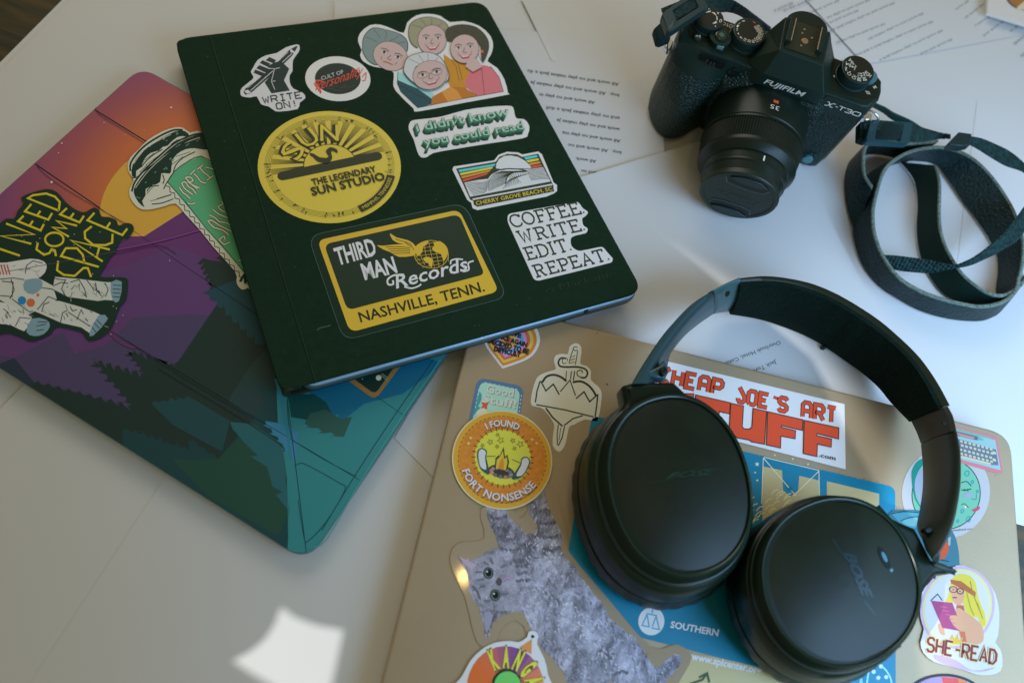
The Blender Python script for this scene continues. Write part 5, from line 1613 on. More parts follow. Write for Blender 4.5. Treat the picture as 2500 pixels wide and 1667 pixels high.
sp = ['8', '4', '2', '1', 'T', 'B']
lb = []
for t, a in (('4', 150), ('8', 128), ('15', 108), ('30', 88), ('60', 68), ('125', 50), ('180', 32), ('250', 16), ('500', 0), ('1000', -16), ('2000', -32), ('4000', -48), ('2', 172), ('1', 192), ('T', 212), ('B', 234)):
    lb.append((t, a, 1.45, 1, WHT))
lb.append(('A', -72, 2.0, 1, ORG))
dial('shutter_dial', -27, -21.5, 9.2, 63.1, 70.5, lb, label='large shutter speed dial with ring of white numbers')
dial('exposure_dial', -50, -23.5, 8.0, 63.1, 68.5, [('0', 10, 2.2, 1, WHT), ('+1', -42, 2.2, 1, WHT), ('+2', -100, 2.2, 1, WHT), ('+3', -150, 2.2, 1, WHT), ('-1', 55, 2.2, 1, WHT)] + [('.', a, 3, 0, WHT) for a in (-10, -25, -60, -78, 25, 40, -118, -134)], label='exposure dial partly under the strap buckle')
dial('drive_dial', 37, -21.5, 9.3, 63.1, 70.3, [('S', 168, 2.0, 1, WHT), ('CL', 140, 2.0, 1, WHT), ('CH', 112, 2.0, 1, WHT), ('BKT1', 86, 2.0, 1, WHT), ('BKT2', 58, 2.0, 1, WHT), ('HDR', 24, 2.2, 1, WHT), ('Adv.1', 196, 1.9, 1, WHT), ('Adv.2', 226, 1.9, 1, WHT)], label='drive mode dial on the right shoulder')
# shutter release with its power collar
cl = disc('power_collar', -41, -15.5, 63.1, 66.5, 6.4, BODY, n=40, knurl=.25)
box('power_lever', -41.5, -37.5, -10.6, -8.7, 63.6, 66.2, mat((90, 130, 140), 'Q', .3, .6, metal=.5), bev=.4)
disc('shutter_button', -41, -15.5, 66.3, 67.8, 3.6, mat((30, 46, 38), 'Q', .2, .7), n=28, bev=.7)
disc('button_dimple', -41, -15.5, 67.8, 68.0, 1.5, mat((60, 84, 78), 'Q', .2, .7), n=20, bev=.15)
fb = disc('function_button', -53, -12.2, 63.1, 64.4, 2.5, mat((28, 40, 34), 'Q', .3, .6), n=24, bev=.4)
A = Art(lambda a, b, off=0.0: K3((a, b, 64.6 + off * 300)), 'Q')
A.text(WHT, 'Fn', (-51.7, -11.4), (-54.3, -11.4), 1.8, .01, up=(0, 1.8 * -1))
A.build('button_lettering', fb)
tl = disc('mode_lever', 46.5, -24.8, 63.1, 66, 4.2, mat((60, 96, 104), 'Q', .35, .6), n=24)
A = Art(lambda a, b, off=0.0: K3((a, b, 63.2 + off * 300)), 'Q')
A.text(WHT, 'AUTO', (-33.5, -29.5), (-42.0, -29.3), 2.2, .0, up=(0.1, 2.2))
A.poly(WHT, roundpoly([(-40.2, -24.6), (-37.6, -24.2), (-37.4, -23.2), (-40.0, -23.6)], .4, 2)).circ((150, 110, 90), -36.6, -27.0, .6)
A.poly(WHT, roundpoly([(27.0, -19.2), (29.2, -18.2), (28.7, -17.2), (26.6, -18.2)], .5, 2)).line((150, 110, 80), [(-17.6, -19.6), (-14.8, -18.0)], .7)
A.ring(WHT, 48.0, -15.2, 1.0, 1.0, .3).line(WHT, [(46.2, -15.8), (49.8, -14.6)], .3).text(WHT, 'M', (51.2, -19.2), (52.6, -20.6), 1.8, .02)
A.build('top_markings', camt)
# front command dial and small front button
r8 = []
for s, z in ((0, 56.6), (0, 59.6)):
    r8.append([K3((-40.5 + (7 - .35 * (i % 2)) * math.cos(i / 48 * math.tau), -9.8 + (7 - .35 * (i % 2)) * math.sin(i / 48 * math.tau), z)) for i in range(48)])
loft('front_command_dial', r8, GLB, camt, angle=20)
box('dial_window', -48.0, -33.2, -4.8, -3.9, 55.4, 60.8, mat((8, 20, 18), 'Q', .6), bev=.2)


def fdisc(name, x, y0, y1, z, r, m, parent=camt, n=36, bev=.5, r0=None):
    rr = []
    for s, y in ((0, y0), (0, y1 - bev), (bev * .3, y1 - bev * .3), (bev, y1)):
        rr.append([K3((x + ((r0 or r) if y == y0 else r - s) * math.cos(i / n * math.tau), y, z + ((r0 or r) if y == y0 else r - s) * math.sin(i / n * math.tau))) for i in range(n)])
    rr = [list(reversed(q)) for q in rr]
    return loft(name, rr, m, parent, angle=35)


fdisc('assist_lamp', -26, -5.2, -4.0, 55.5, 3.3, mat((16, 34, 32), 'Q', .15, .8), bev=.3)
fdisc('lens_release_ring', 42.7, -5.2, -4.2, 7.5, 5.6, LEAT, bev=.6)
fdisc('lens_release_button', 42.0, -4.4, -2.4, 8.0, 3.4, mat((50, 96, 104), 'Q', .16, .8), bev=1.0)
# front plate lettering
A = Art(lambda a, b, off=0.0: K3((a, .12 + off * 1000, b)), 'Q')
LG = mat((206, 220, 226), 'R', .35, .6)
A.text(LG, 'FUJIFILM', (-10.0, 60.6), (13.2, 60.6), 3.7, .02, .1, up=(.35, 3.5))
A.build('front_lettering', camt)
slab('name_plate', [K3(p) for p in [(26.0, -4.72, 50), (49.5, -4.9, 50), (49.5, -4.9, 61.8), (26.0, -4.72, 61.8)]], (K3((0, 1, 0)) - K3((0, 0, 0))).normalized(), .0004, .0001, BODY, camt)
A = Art(lambda a, b, off=0.0: K3((a, -4.5 + off * 1000, b)), 'Q')
for q in [[(28.2, 55.2), (29.4, 55.2), (32.0, 58.2), (33.4, 58.2)], [(28.4, 58.2), (29.6, 58.2), (31.6, 55.2), (33.0, 55.2)], [(34.0, 56.7), (35.4, 56.7)], [(35.8, 58.1), (39.6, 58.1)], [(37.7, 58.1), (37.7, 55.1)], [(40.2, 58.1), (43.0, 58.1), (43.6, 57.4), (43.4, 56.8), (41.0, 56.7), (43.4, 56.6), (43.6, 55.8), (43.0, 55.2), (40.2, 55.2)], [(45.0, 55.2), (44.6, 55.8), (44.6, 57.5), (45.2, 58.1), (48.2, 58.1), (48.7, 57.5), (48.7, 55.8), (48.2, 55.2), (45.0, 55.2)]]:
    A.line(LG, q, .62)
A.build('model_lettering', camt)
# ridge line of the front panel
hull('mount_collar', [(-31, -5, 50), (-19, -5, 60), (25, -5, 60), (31, -5, 50), (33, -5, 30), (28, -5, 5), (-28, -5, 5), (-33, -5, 30), (-28, -1.2, 46), (-17, -1.2, 54), (23, -1.2, 54), (29, -1.2, 48), (31, -1.2, 30), (26, -1.2, 7), (-26, -1.2, 7), (-31, -1.2, 30)],
     [(0, 1, 9, 8), (1, 2, 10, 9), (2, 3, 11, 10), (3, 4, 12, 11), (4, 5, 13, 12), (5, 6, 14, 13), (6, 7, 15, 14), (7, 0, 8, 15), (8, 9, 10, 11, 12, 13, 14, 15)], LEAT, bev=.8)


def lathe(name, prof, m, parent=camt, n=96, zc=29.5, knurl=None, caps=True):
    rr = []
    for k, (y, r) in enumerate(prof):
        ring = []
        for i in range(n):
            rad = r - (knurl if knurl and 0 < k < len(prof) - 1 and i % 2 else 0)
            a = -i / n * math.tau
            ring.append(K3((rad * math.cos(a), y, zc + rad * math.sin(a))))
        rr.append(ring)
    return loft(name, rr, m, parent, angle=28, caps=caps)


lens = lathe('lens_barrel', [(-2, 29.0), (3.0, 29.2), (4.2, 29.2), (12, 29.0), (17.5, 29.0), (18, 28.6), (18.8, 29.4), (20, 29.4)], LENS)
lathe('focus_ring', [(19.6, 28.4), (19.9, 29.2), (33.8, 27.7), (34.2, 27.0)], RUB, lens, n=240, knurl=.6, caps=False)
lathe('front_barrel', [(32, 27.7), (34.4, 28.1), (35.2, 27.9), (38.5, 25.6), (39.2, 25.0), (39.5, 24.0), (43.5, 23.4), (44, 23.8), (45, 23.8), (45.6, 23.0), (50.6, 22.0)], LENS, lens)
cap = lathe('lens_cap', [(50, 21.4), (50.6, 22.2), (53.6, 22.3), (54.3, 21.9), (54.3, 19.8), (53.9, 19.6), (53.9, .1)], mat((22, 38, 30), 'Q', .42, .45), lens)
for sg in (1, -1):
    # pinch grips: sunken dark pockets with raised lips
    q = [(-13.4, 13.6), (-14.4, 15.8), (-11, 19), (-6, 20.6), (0, 21.2), (6, 20.6), (11, 19), (14.4, 15.8), (13.4, 13.6), (11.5, 9.6), (6, 8.6), (0, 8.3), (-6, 8.6), (-11.5, 9.6)]
    pk = [K3((x * .95, 54.15, 29.5 + sg * z * .95)) for x, z in q]
    slab('grip_pocket', pk, (K3((0, 1, 0)) - K3((0, 0, 0))).normalized(), .0008, .0001, mat((8, 22, 16), 'Q', .4, .4), cap, seg=1)
    A = Art(lambda a, b, off=0.0: K3((a * .95, 54.22 + off * 1000, 29.5 + (b - 32.5) * .95)), 'Q')
    inner = [(-11.5, 10.2), (-6, 9.2), (0, 8.9), (6, 9.2), (11.5, 10.2)]
    pts = [(-13.6, 14.6)] + inner + [(13.6, 14.6)]
    A.line(mat((52, 78, 76), 'Q', .3, .6), [(x, 32.5 + sg * z) for x, z in pts], .55)
    A.build('grip_lip', cap)
    gp = [K3((x * .95, 55.0, 29.5 + sg * z * .95)) for x, z in [(-11.5, 16.5), (-6, 19.6), (0, 20.4), (6, 19.6), (11.5, 16.5), (6, 14.6), (0, 14.0), (-6, 14.6)]]
    slab('grip_tab', gp, (K3((0, 1, 0)) - K3((0, 0, 0))).normalized(), .0010, .0003, mat((18, 40, 40), 'Q', .3, .5), cap, seg=2)
A = Art(lambda a, b, off=0.0: K3((a, 54.02 + off * 1000, b - 3)), 'Q')
A.text(mat((12, 24, 18), 'Q', .3, .5), 'FUJIFILM', (-12.2, 28.6), (12.2, 28.6), 4.2, .02, up=(.4, 4.2)).up().text(mat((34, 52, 42), 'Q', .3, .5), 'FUJIFILM', (-12.0, 28.8), (12.4, 28.8), 4.2, -.012, up=(.4, 4.2))
A.build('cap_lettering', cap)
# marks on the barrel
A = Art(lambda a, b, off=0.0: K3(((29.3 + off * 1000) * math.sin(a / 29.3), b + 3.2, 29.5 + (29.3 + off * 1000) * math.cos(a / 29.3))), 'Q')
A.poly(mat((210, 84, 50), 'Q', .5), [(-1.5, 3.6), (1.5, 3.6), (1.5, 5.6), (-1.5, 5.6)]).text(WHT, '35', (2.6, 7.2), (-2.6, 7.2), 2.8, .0, up=(0, 2.8))
A.build('barrel_marks', lens)
A = Art(lambda a, b, off=0.0: K3(((24.0 + off * 1000) * math.sin(a / 24), b + 5.0, 29.5 + (24.0 + off * 1000) * math.cos(a / 24))), 'Q')
A.poly(WHT, [(2.0, 35.4), (2.9, 35.4), (2.9, 38.8), (2.0, 38.8)])
A.build('silver_mark', lens)
CHR = mat((190, 200, 205), 'Q', .2, .7, metal=.9)


def torus(name, c, n, R, r, m, parent, seg=28, t0=0, t1=math.tau):
    n = V(n).normalized()
    a = n.orthogonal().normalized()
    b = n.cross(a)
    rings = []
    full = abs(t1 - t0 - math.tau) < 1e-6
    for i in range(seg + 1):
        t = t0 + (t1 - t0) * i / seg
        d = a * math.cos(t) + b * math.sin(t)
        rings.append([V(c) + d * (R + r * math.cos(k / 8 * math.tau)) + n * (r * math.sin(k / 8 * math.tau)) for k in range(8)])
    return loft(name, rings, m, parent, angle=80, caps=not full)


Bz = lambda cr, p, z: ray_at(cr(p), z)
crc = crop(1560, 0, 2.8)
slab('strap_lug', [Bz(crc, p, .052) for p in [(168, 300), (215, 270), (240, 285), (208, 345), (180, 330)]], (0, 0, 1), .004, .0008, CHR, camt)
torus('split_ring', Bz(crc, (185, 292), .056), (1, .25, .35), .0058, .0008, CHR, camt)
torus('split_ring', Bz(crc, (192, 292), .056), (1, .2, .35), .0058, .0007, CHR, camt)
slab('strap_lug', [Bz(crc, p, .048) for p in [(1540, 775), (1580, 765), (1600, 785), (1592, 815), (1560, 820), (1530, 800)]], (0, 0, 1), .005, .001, CHR, camt)
torus('split_ring', Bz(crc, (1575, 800), .050), (.3, 1, .3), .0055, .0008, CHR, camt)

# ------------------------------------------------------------------ strap
strap = thing('camera_strap', ray_at((2250, 560), .004), 'coiled black leather camera strap with woven webbing ends and plastic buckles', 'strap')
WEB = mat((18, 50, 50), 'Q', .7, .3, bump=('weave', 520, 2.5), noise=(420, .55))
WEBD = mat((14, 40, 42), 'Q', .75, .25, bump=('weave', 900, .9))
PLA = mat((26, 62, 70), 'Q', .35, .4)
SLE = mat((12, 38, 40), 'Q', .45, .35, bump=('leather', 600, 1.0), noise=(90, .2))
SLE2 = mat((14, 38, 32), 'Q', .6, .2, bump=('noise', 900, .2))
RAW = mat((84, 98, 92), 'Q', .8, .1, noise=(700, .5), bump=('noise', 1500, .6))
c25 = crop(2000, 200, 2.53)


def webbing(name, cr, up, lo, zu, zl, m, n=8, thick=.0016):
    """flat woven band between two traced edges (pixels) at given heights"""
    U_ = smoothpts([(*p, z) for p, z in zip(up, zu)], n, False)
    L_ = smoothpts([(*p, z) for p, z in zip(lo, zl)], n, False)
    rings = []
    P = [(Bz(cr, u[:2], u[2]), Bz(cr, l[:2], l[2])) for u, l in zip(U_, L_)]
    for i, (a, b) in enumerate(P):
        j = min(i + 1, len(P) - 1)
        i0 = max(i - 1, 0)
        tan = ((P[j][0] + P[j][1]) - (P[i0][0] + P[i0][1])).normalized()
        w = (b - a)
        nn = tan.cross(w).normalized() * (thick / 2)
        if nn.z < 0:
            nn = -nn
        e = w.normalized() * min(.0005, w.length / 3)
        # ribbed cross-section
        top = [a + w * (k / 10) + nn * (1 + (.12 if k % 2 else -.12)) for k in range(1, 10)]
        bot = [a + w * (k / 10) - nn for k in range(9, 0, -1)]
        rings.append([a] + top + [b] + bot)
    return loft(name, rings, m, strap, angle=70)


def ringplate(name, cr, outer, inner, z, t, m, tilt=None):
    """frame with one opening"""
    n = 6
    O = roundpoly(outer, 12, 3)
    # resample both loops to equal count
    def res(q, N=48):
        L = [0]
        for i in range(len(q)):
            L.append(L[-1] + math.dist(q[i], q[(i + 1) % len(q)]))
        out = []
        for k in range(N):
            s = L[-1] * k / N
            i = max(j for j in range(len(q)) if L[j] <= s)
            f = (s - L[i]) / max(1e-9, L[i + 1] - L[i])
            a, b = q[i], q[(i + 1) % len(q)]
            out.append((a[0] + (b[0] - a[0]) * f, a[1] + (b[1] - a[1]) * f))
        return out
    I = roundpoly(inner, 8, 3)
    O, I = res(O), res(I)
    zf = (lambda p: z) if not tilt else (lambda p: z + tilt[0] * (p[0] - outer[0][0]) + tilt[1] * (p[1] - outer[0][1]))
    to = [Bz(cr, p, zf(p)) for p in O]
    ti = [Bz(cr, p, zf(p)) for p in I]
    up = V((0, 0, 1))
    rings = [[p - up * t for p in to], [p - up * .0005 for p in to], [p + (q - p) * .06 for p, q in zip(to, ti)], [q + (p - q) * .06 for p, q in zip(to, ti)], [p - up * .0005 for p in ti], [p - up * t for p in ti]]
    return loft(name, rings + [rings[0]], m, strap, caps=False, angle=40)


# left end over the camera's shoulder
webbing('webbing', crc, [(150, 60), (300, 0), (430, -50), (520, -35), (640, 0), (720, 50), (800, 108), (905, 190)], [(215, 200), (330, 130), (420, 95), (500, 98), (600, 86), (690, 112), (780, 180), (850, 222)],
        [.0775, .080, .080, .078, .074, .068, .056, .040], [.0775, .079, .078, .074, .066, .056, .046, .036], WEB)
webbing('webbing', crc, [(860, 160), (950, 260)], [(820, 200), (900, 300)], [.046, .034], [.042, .030], WEBD)
ringplate('buckle', crc, [(155, 95), (400, -90), (478, 48), (205, 228)], [(232, 70), (375, -18), (408, 50), (262, 142)], .085, .0045, mat((26, 52, 54), 'Q', .35, .5))
webbing('webbing', crc, [(212, 88), (300, 30), (395, -30)], [(258, 150), (340, 95), (425, 48)], [.0830, .0838, .0830], [.0830, .0838, .0830], WEB)
slab('strap_keeper', [Bz(crc, p, .070) for p in [(108, 185), (160, 138), (200, 200), (222, 250), (160, 275), (130, 265)]], (0, 0, 1), .007, .002, WEBD, strap)
# right end
webbing('webbing', c25, [(255, 262), (330, 240), (560, 255), (640, 282), (700, 300), (812, 332)], [(258, 340), (330, 352), (555, 372), (640, 372), (730, 356), (812, 348)], [.045, .0468, .0465, .044, .040, .036], [.041, .0455, .0455, .041, .034, .030], WEB)
ringplate('buckle', c25, [(320, 232), (584, 252), (556, 382), (285, 366)], [(366, 254), (521, 262), (500, 369), (346, 352)], .0475, .0040, PLA)
webbing('webbing', c25, [(362, 262), (440, 256), (512, 270)], [(345, 350), (430, 360), (500, 362)], [.0462, .0475, .0462], [.0462, .0475, .0462], WEBD)
slab('strap_keeper', [Bz(c25, p, .044) for p in [(252, 250), (320, 232), (295, 362), (250, 345)]], (0, 0, 1), .006, .0015, WEBD, strap)
slab('slider', [Bz(c25, p, .041) for p in [(805, 372), (865, 308), (945, 320), (937, 386), (882, 396), (806, 384)]], (0, 0, 1), .006, .0009, mat((22, 44, 46), 'Q', .4, .4), strap)
webbing('webbing', c25, [(930, 336), (1000, 348), (1080, 380), (1180, 430), (1265, 500), (1330, 570)], [(925, 388), (990, 425), (1060, 470), (1150, 520), (1262, 562), (1320, 640)], [.037, .035, .033, .031, .030, .03], [.035, .033, .031, .029, .027, .026], WEB)
webbing('webbing', c25, [(330, 130), (400, 158), (460, 192), (590, 252), (700, 330)], [(328, 152), (395, 190), (448, 232), (500, 262), (620, 350)], [.030, .027, .025, .022, .018], [.022, .02, .018, .016, .012], mat((20, 62, 60), 'Q', .7, bump=('weave', 900, .9)))
webbing('webbing', c25, [(400, 1068), (470, 1072), (560, 1082), (660, 1096), (760, 1116), (845, 1132), (905, 1108), (960, 1078), (1050, 1010), (1140, 930), (1200, 860), (1268, 765), (1330, 690)],
        [(440, 1155), (500, 1168), (580, 1176), (680, 1182), (770, 1166), (850, 1146), (930, 1132), (1000, 1105), (1080, 1070), (1160, 1022), (1220, 985), (1290, 905), (1370, 830)],
        [.012, .014, .017, .020, .023, .026, .028, .029, .031, .032, .032, .032, .032], [.008, .010, .012, .015, .020, .024, .025, .026, .028, .030, .030, .030, .030], WEB, n=6)


def leather(name, rim, bot, z1, z0, closed=False, m=SLE, n=7, th=.0022, zr=None):
    """band standing on its edge: traced rim line high, traced foot line low"""
    Rm = smoothpts([(*p, (zr[i] if zr else z1)) for i, p in enumerate(rim)], n, closed)
    Bt = smoothpts([(*p, z0) for p in bot], n, closed)
    P = [(Bz(c25, a[:2], a[2]), Bz(c25, b[:2], b[2])) for a, b in zip(Rm, Bt)]
    rings, edge = [], []
    N_ = len(P)
    for i, (a, b) in enumerate(P):
        i0, i1 = ((i - 1) % N_, (i + 1) % N_) if closed else (max(i - 1, 0), min(i + 1, N_ - 1))
        tan = (P[i1][0] - P[i0][0]).normalized()
        side = tan.cross(a - b).normalized() * (th / 2)
        w = a - b
        rings.append([b + side, b + w * .5 + side * 1.15, b + w * .93 + side, b + w * .93 - side, b + w * .5 - side * 1.1, b - side])
        edge.append([b + w * .92 + side * 1.0, b + w * .985 + side * .95, a + side * .6, a - side * .6, b + w * .985 - side * .95, b + w * .92 - side * 1.0])
    if closed:
        rings.append(rings[0])
        edge.append(edge[0])
    o = loft(name, rings, m, strap, caps=not closed, angle=50)
    loft('raw_edge', edge, RAW, o, caps=not closed, angle=50)
    # stitching just below the rim
    A = None
    vs, fs = [], []
    for i in range(0, N_ - 1, 2):
        a, b = P[i]
        a2, b2 = P[min(i + 1, N_ - 1)]
        for sg in (1, -1):
            tan = (a2 - a)
            if tan.length < 1e-6:
                continue
            side = tan.normalized().cross(a - b).normalized() * (th / 2 * 1.12 * sg)
            w, w2 = a - b, a2 - b2
            k = len(vs)
            vs += [b + w * .835 + side, b2 + w2 * .835 + side, b2 + w2 * .81 + side, b + w * .81 + side]
            fs.append((k, k + 1, k + 2, k + 3))
    st = mk('stitching', vs, fs, mat((22, 54, 56), 'Q', .7), o)
    st['kind'] = 'stuff'
    return o


ZP = .0035
leather('leather_band', [(345, 740), (400, 560), (480, 475), (600, 420), (760, 402), (900, 440), (1010, 515), (1110, 630), (1195, 765), (1245, 890), (1266, 985), (1262, 1110), (1240, 1210), (1215, 1290), (1130, 1358), (1000, 1384), (860, 1362), (720, 1325), (600, 1275), (490, 1200), (400, 1075), (350, 950), (336, 840)],
        [(218, 840), (245, 660), (330, 560), (500, 490), (625, 484), (720, 510), (800, 610), (890, 745), (985, 870), (1060, 985), (1105, 1080), (1112, 1180), (1100, 1290), (1120, 1400), (1020, 1462), (900, 1466), (760, 1446), (620, 1402), (490, 1332), (370, 1250), (275, 1130), (228, 1000), (216, 920)], .020, ZP, closed=True).__setitem__('label', 'outermost leather loop')
leather('leather_band', [(728, 522), (748, 600), (750, 690), (746, 800), (752, 900), (776, 990), (815, 1070), (880, 1170), (950, 1238), (1040, 1298), (1130, 1318), (1210, 1284), (1275, 1215), (1330, 1100)],
        [(505, 500), (570, 575), (605, 660), (616, 780), (610, 900), (622, 1030), (655, 1140), (725, 1255), (800, 1325), (900, 1362), (1010, 1372), (1120, 1350), (1200, 1300), (1280, 1200)], .019, ZP, m=SLE2)
leather('leather_band', [(735, 362), (640, 372), (500, 382), (400, 382), (320, 378), (290, 400), (278, 450), (278, 530), (290, 582), (330, 640)],
        [(520, 500), (470, 470), (410, 450), (340, 440), (262, 450), (205, 485), (175, 545), (164, 640), (185, 800), (225, 960)], .021, ZP, m=SLE)
# ------------------------------------------------------------------ headphones
DUSTY = 1
hp_ = thing('headphones', ray_at((1850, 1250), ZL), 'black over-ear headphones lying across the laptop with the band arched away', 'headphones')
HB = mat((14, 30, 20), 'Q', .34, .24, bump=('noise', 2200, .08))
HC = mat((15, 29, 18), 'Q', .38, .34, bump=('noise', 2600, .07), noise=(45, .25))
HD = mat((10, 24, 16), 'Q', .45, .3)
CUSH = mat((14, 32, 26), 'Q', .45, .4, bump=('noise', 700, .2))
FAB = mat((14, 31, 25), 'Q', .85, .08, bump=('noise', 1100, 1.2), noise=(500, .3))
MET = mat((44, 76, 80), 'Q', .35, .55, metal=.3)
BRN = mat((26, 34, 22), 'Q', .35, .3)


def superring(cr, cx, cy, a, b, rot, z, n=64, e=2.15, gx=0, gy=0):
    out = []
    for i in range(n):
        t = -i / n * math.tau
        ct, st = math.cos(t), math.sin(t)
        x = a * math.copysign(abs(ct) ** (2 / e), ct)
        y = b * math.copysign(abs(st) ** (2 / e), st)
        px, py = cx + x * math.cos(rot) - y * math.sin(rot), cy + x * math.sin(rot) + y * math.cos(rot)
        zz = z + gx * (px - cx) + gy * (py - cy)
        out.append(ray_at(cr((px, py)), zz))
    return out


def earcup(cr, R, cap, label, pleat):
    """R: list of (cx, cy, a, b, rot, z) from cushion foot up to the rim; cap: rings of the outer shell"""
    cu = R[:5]
    rings = []
    n = 160
    for k, (cx, cy, a, b, rot, z) in enumerate(cu):
        q = superring(cr, cx, cy, a, b, rot, z, n)
        c = sum(q, V()) / n
        if 0 < k < 4:
            q = [c + (p - c) * (1 - (.012 if i % 5 == 0 else .005 if i % 5 in (1, 4) else 0) * (1 if k < 4 else .3)) for i, p in enumerate(q)]
        rings.append(q)
    cs2 = loft('ear_cushion', rings, CUSH, hp_, angle=70)
    hs = loft('cup_housing', [superring(cr, *r) for r in R[5:]], HB, hp_, angle=50)
    hs['label'] = label
    # rim bead round the cap and the swivel ring hugging the outer side
    bead = []
    cx, cy, a, b, rot, z = R[-2]
    inn, out_ = superring(cr, cx, cy, a * .985, b * .985, rot, z + .0003), superring(cr, cx, cy, a * 1.0, b * 1.0, rot, z + .0006)
    low = superring(cr, cx, cy, a * 1.03, b * 1.03, rot, z - .0008)
    loft('rim_ring', [inn, out_, low], mat((24, 44, 34), 'Q', .25, .45), hs, caps=False, angle=60)  # bead tone lightened to paint in the rim highlight
    k1, k2 = (R[7], R[8])
    f_ = lambda t, s_: superring(cr, k1[0] + (k2[0] - k1[0]) * t, k1[1] + (k2[1] - k1[1]) * t, (k1[2] + (k2[2] - k1[2]) * t) * s_, (k1[3] + (k2[3] - k1[3]) * t) * s_, k1[4], k1[5] + (k2[5] - k1[5]) * t)
    loft('swivel_ring', [f_(-.1, 1.0), f_(.0, 1.022), f_(.35, 1.03), f_(.7, 1.02), f_(.8, .99)], mat((18, 36, 26), 'Q', .32, .35), hs, caps=False, angle=35)
    loft('swivel_ring', [f_(.95, 1.0), f_(1.0, 1.01), f_(1.1, 1.01), f_(1.15, .99)], mat((22, 40, 30), 'Q', .3, .35), hs, caps=False, angle=35)
    loft('cap_groove', [superring(cr, cap[0][0], cap[0][1], cap[0][2] * 1.03, cap[0][3] * 1.03, cap[0][4], cap[0][5] - .0012), superring(cr, *cap[0][:5], cap[0][5] - .0010)], HD, hs)
    return loft('cup_cap', [superring(cr, *c) for c in cap], HC, hs, angle=60), hs


r1_ = math.radians(-16)
cl1 = crop(1400, 900, 2.375)
z0 = ZL + .0004
capL, hsL = earcup(cl1, [(470, 810, 400, 520, r1_, z0), (480, 806, 470, 590, r1_, z0 + .003), (485, 802, 480, 602, r1_, z0 + .008), (490, 795, 474, 596, r1_, z0 + .013), (500, 785, 462, 586, r1_, z0 + .017),
                         (506, 780, 462, 584, r1_, z0 + .0172), (520, 765, 470, 588, r1_, z0 + .021), (548, 738, 462, 578, r1_, z0 + .029), (582, 706, 436, 556, r1_, z0 + .037), (606, 684, 412, 536, r1_, z0 + .041), (616, 676, 398, 524, r1_, z0 + .0418), (620, 674, 388, 514, r1_, z0 + .0412)],
                   [(626, 670, 378, 506, r1_, z0 + .0400), (626, 670, 375, 503, r1_, z0 + .0412)] + [(626, 670, 375 * q, 503 * q, r1_, z0 + .0412 + .0036 * (1 - q * q)) for q in (.985, .95, .9, .8, .65, .5, .35, .2, .08)],
                   'left ear cup in the photo, beside the kitten sticker', 0)
cl2 = crop(1740, 1160, 3.092)
r2_ = math.radians(-24)
gx2 = -.0000018
capR, hsR = earcup(cl2, [(760, 925, 560, 610, r2_, z0), (765, 925, 640, 690, r2_, z0 + .003), (770, 920, 652, 702, r2_, z0 + .008), (780, 912, 646, 696, r2_, z0 + .013), (795, 900, 634, 686, r2_, z0 + .017),
                         (800, 897, 632, 684, r2_, z0 + .0172), (822, 880, 640, 690, r2_, z0 + .021), (862, 854, 632, 680, r2_, z0 + .029), (912, 826, 608, 664, r2_, z0 + .037), (952, 812, 586, 646, r2_, z0 + .042), (968, 806, 574, 634, r2_, z0 + .0428), (975, 803, 564, 622, r2_, z0 + .0422)],
                   [(990, 800, 549, 606, r2_, z0 + .0412), (990, 800, 546, 603, r2_, z0 + .0422)] + [(990, 800, 546 * q, 603 * q, r2_, z0 + .0422 + .0036 * (1 - q * q)) for q in (.985, .95, .9, .8, .65, .5, .35, .2, .08)],
                   'right ear cup in the photo, nearer the bottom edge', 0)
LOGO = mat((24, 46, 38), 'Q', .3, .3)
LOGOB = mat((22, 46, 52), 'Q', .3, .4)
A = Art(onsurf(Surf(z=z0 + .0434), cl1), 'Q', 6e-5)
A.fn = lambda x, y, off=0.0: Surf(z=z0 + .0412 + .0036 * max(0, 1 - ((x - 626) / 375) ** 2 - ((y - 670) / 503) ** 2) + 2.6e-4).pt(*cl1((x, y)), off)
A.text(LOGO, 'BOSE', (520, 640), (850, 606), 34, .06, .7).line(LOGO, [(430, 656), (560, 646)], 5).line(LOGO, [(700, 600), (870, 588)], 5)
A.build('maker_lettering', capL)
A = Art(None, 'Q', 6e-5)
A.fn = lambda x, y, off=0.0: Surf(z=z0 + .0422 + .0036 * max(0, 1 - ((x - 990) / 549) ** 2 - ((y - 800) / 606) ** 2) + 1e-4).pt(*cl2((x, y)), off)
A.text(LOGOB, 'BOSE', (985, 575), (1150, 950), 68, .05, .5).line(LOGOB, [(905, 480), (1010, 640)], 9).line(LOGOB, [(1140, 940), (1225, 1050)], 9)
for i in range(5):
    for j in range(5):
        A.circ((20, 40, 44), 1325 + i * 16 + j * 3, 1150 - i * 14 + j * -12 + 0, 5, n=6)
A.poly((8, 18, 14), ellipse(1295, 620, 28, 92, -.45)).up().poly((50, 90, 104), ellipse(1298, 615, 14, 44, -.45)).circ((60, 96, 106), 1350, 715, 13)
A.build('cap_details', capR)
# small blue status light and socket on the left housing
slab('port', [ray_at(cl1(p), z0 + .0335) for p in ellipse(560, 1222, 20, 12, 0, 14)], (0, 0, 1), .002, .0004, MET, hsL)
slab('port', [ray_at(cl1(p), z0 + .0335) for p in ellipse(610, 1222, 18, 12, 0, 14)], (0, 0, 1), .002, .0004, HD, hsL)
slab('cable_socket', [ray_at(cl2(p), z0 + .030) for p in [(1205, 1395), (1225, 1370), (1420, 1260), (1440, 1290), (1260, 1425), (1225, 1432)]], (0, 0, 1), .008, .002, HD, hsR)


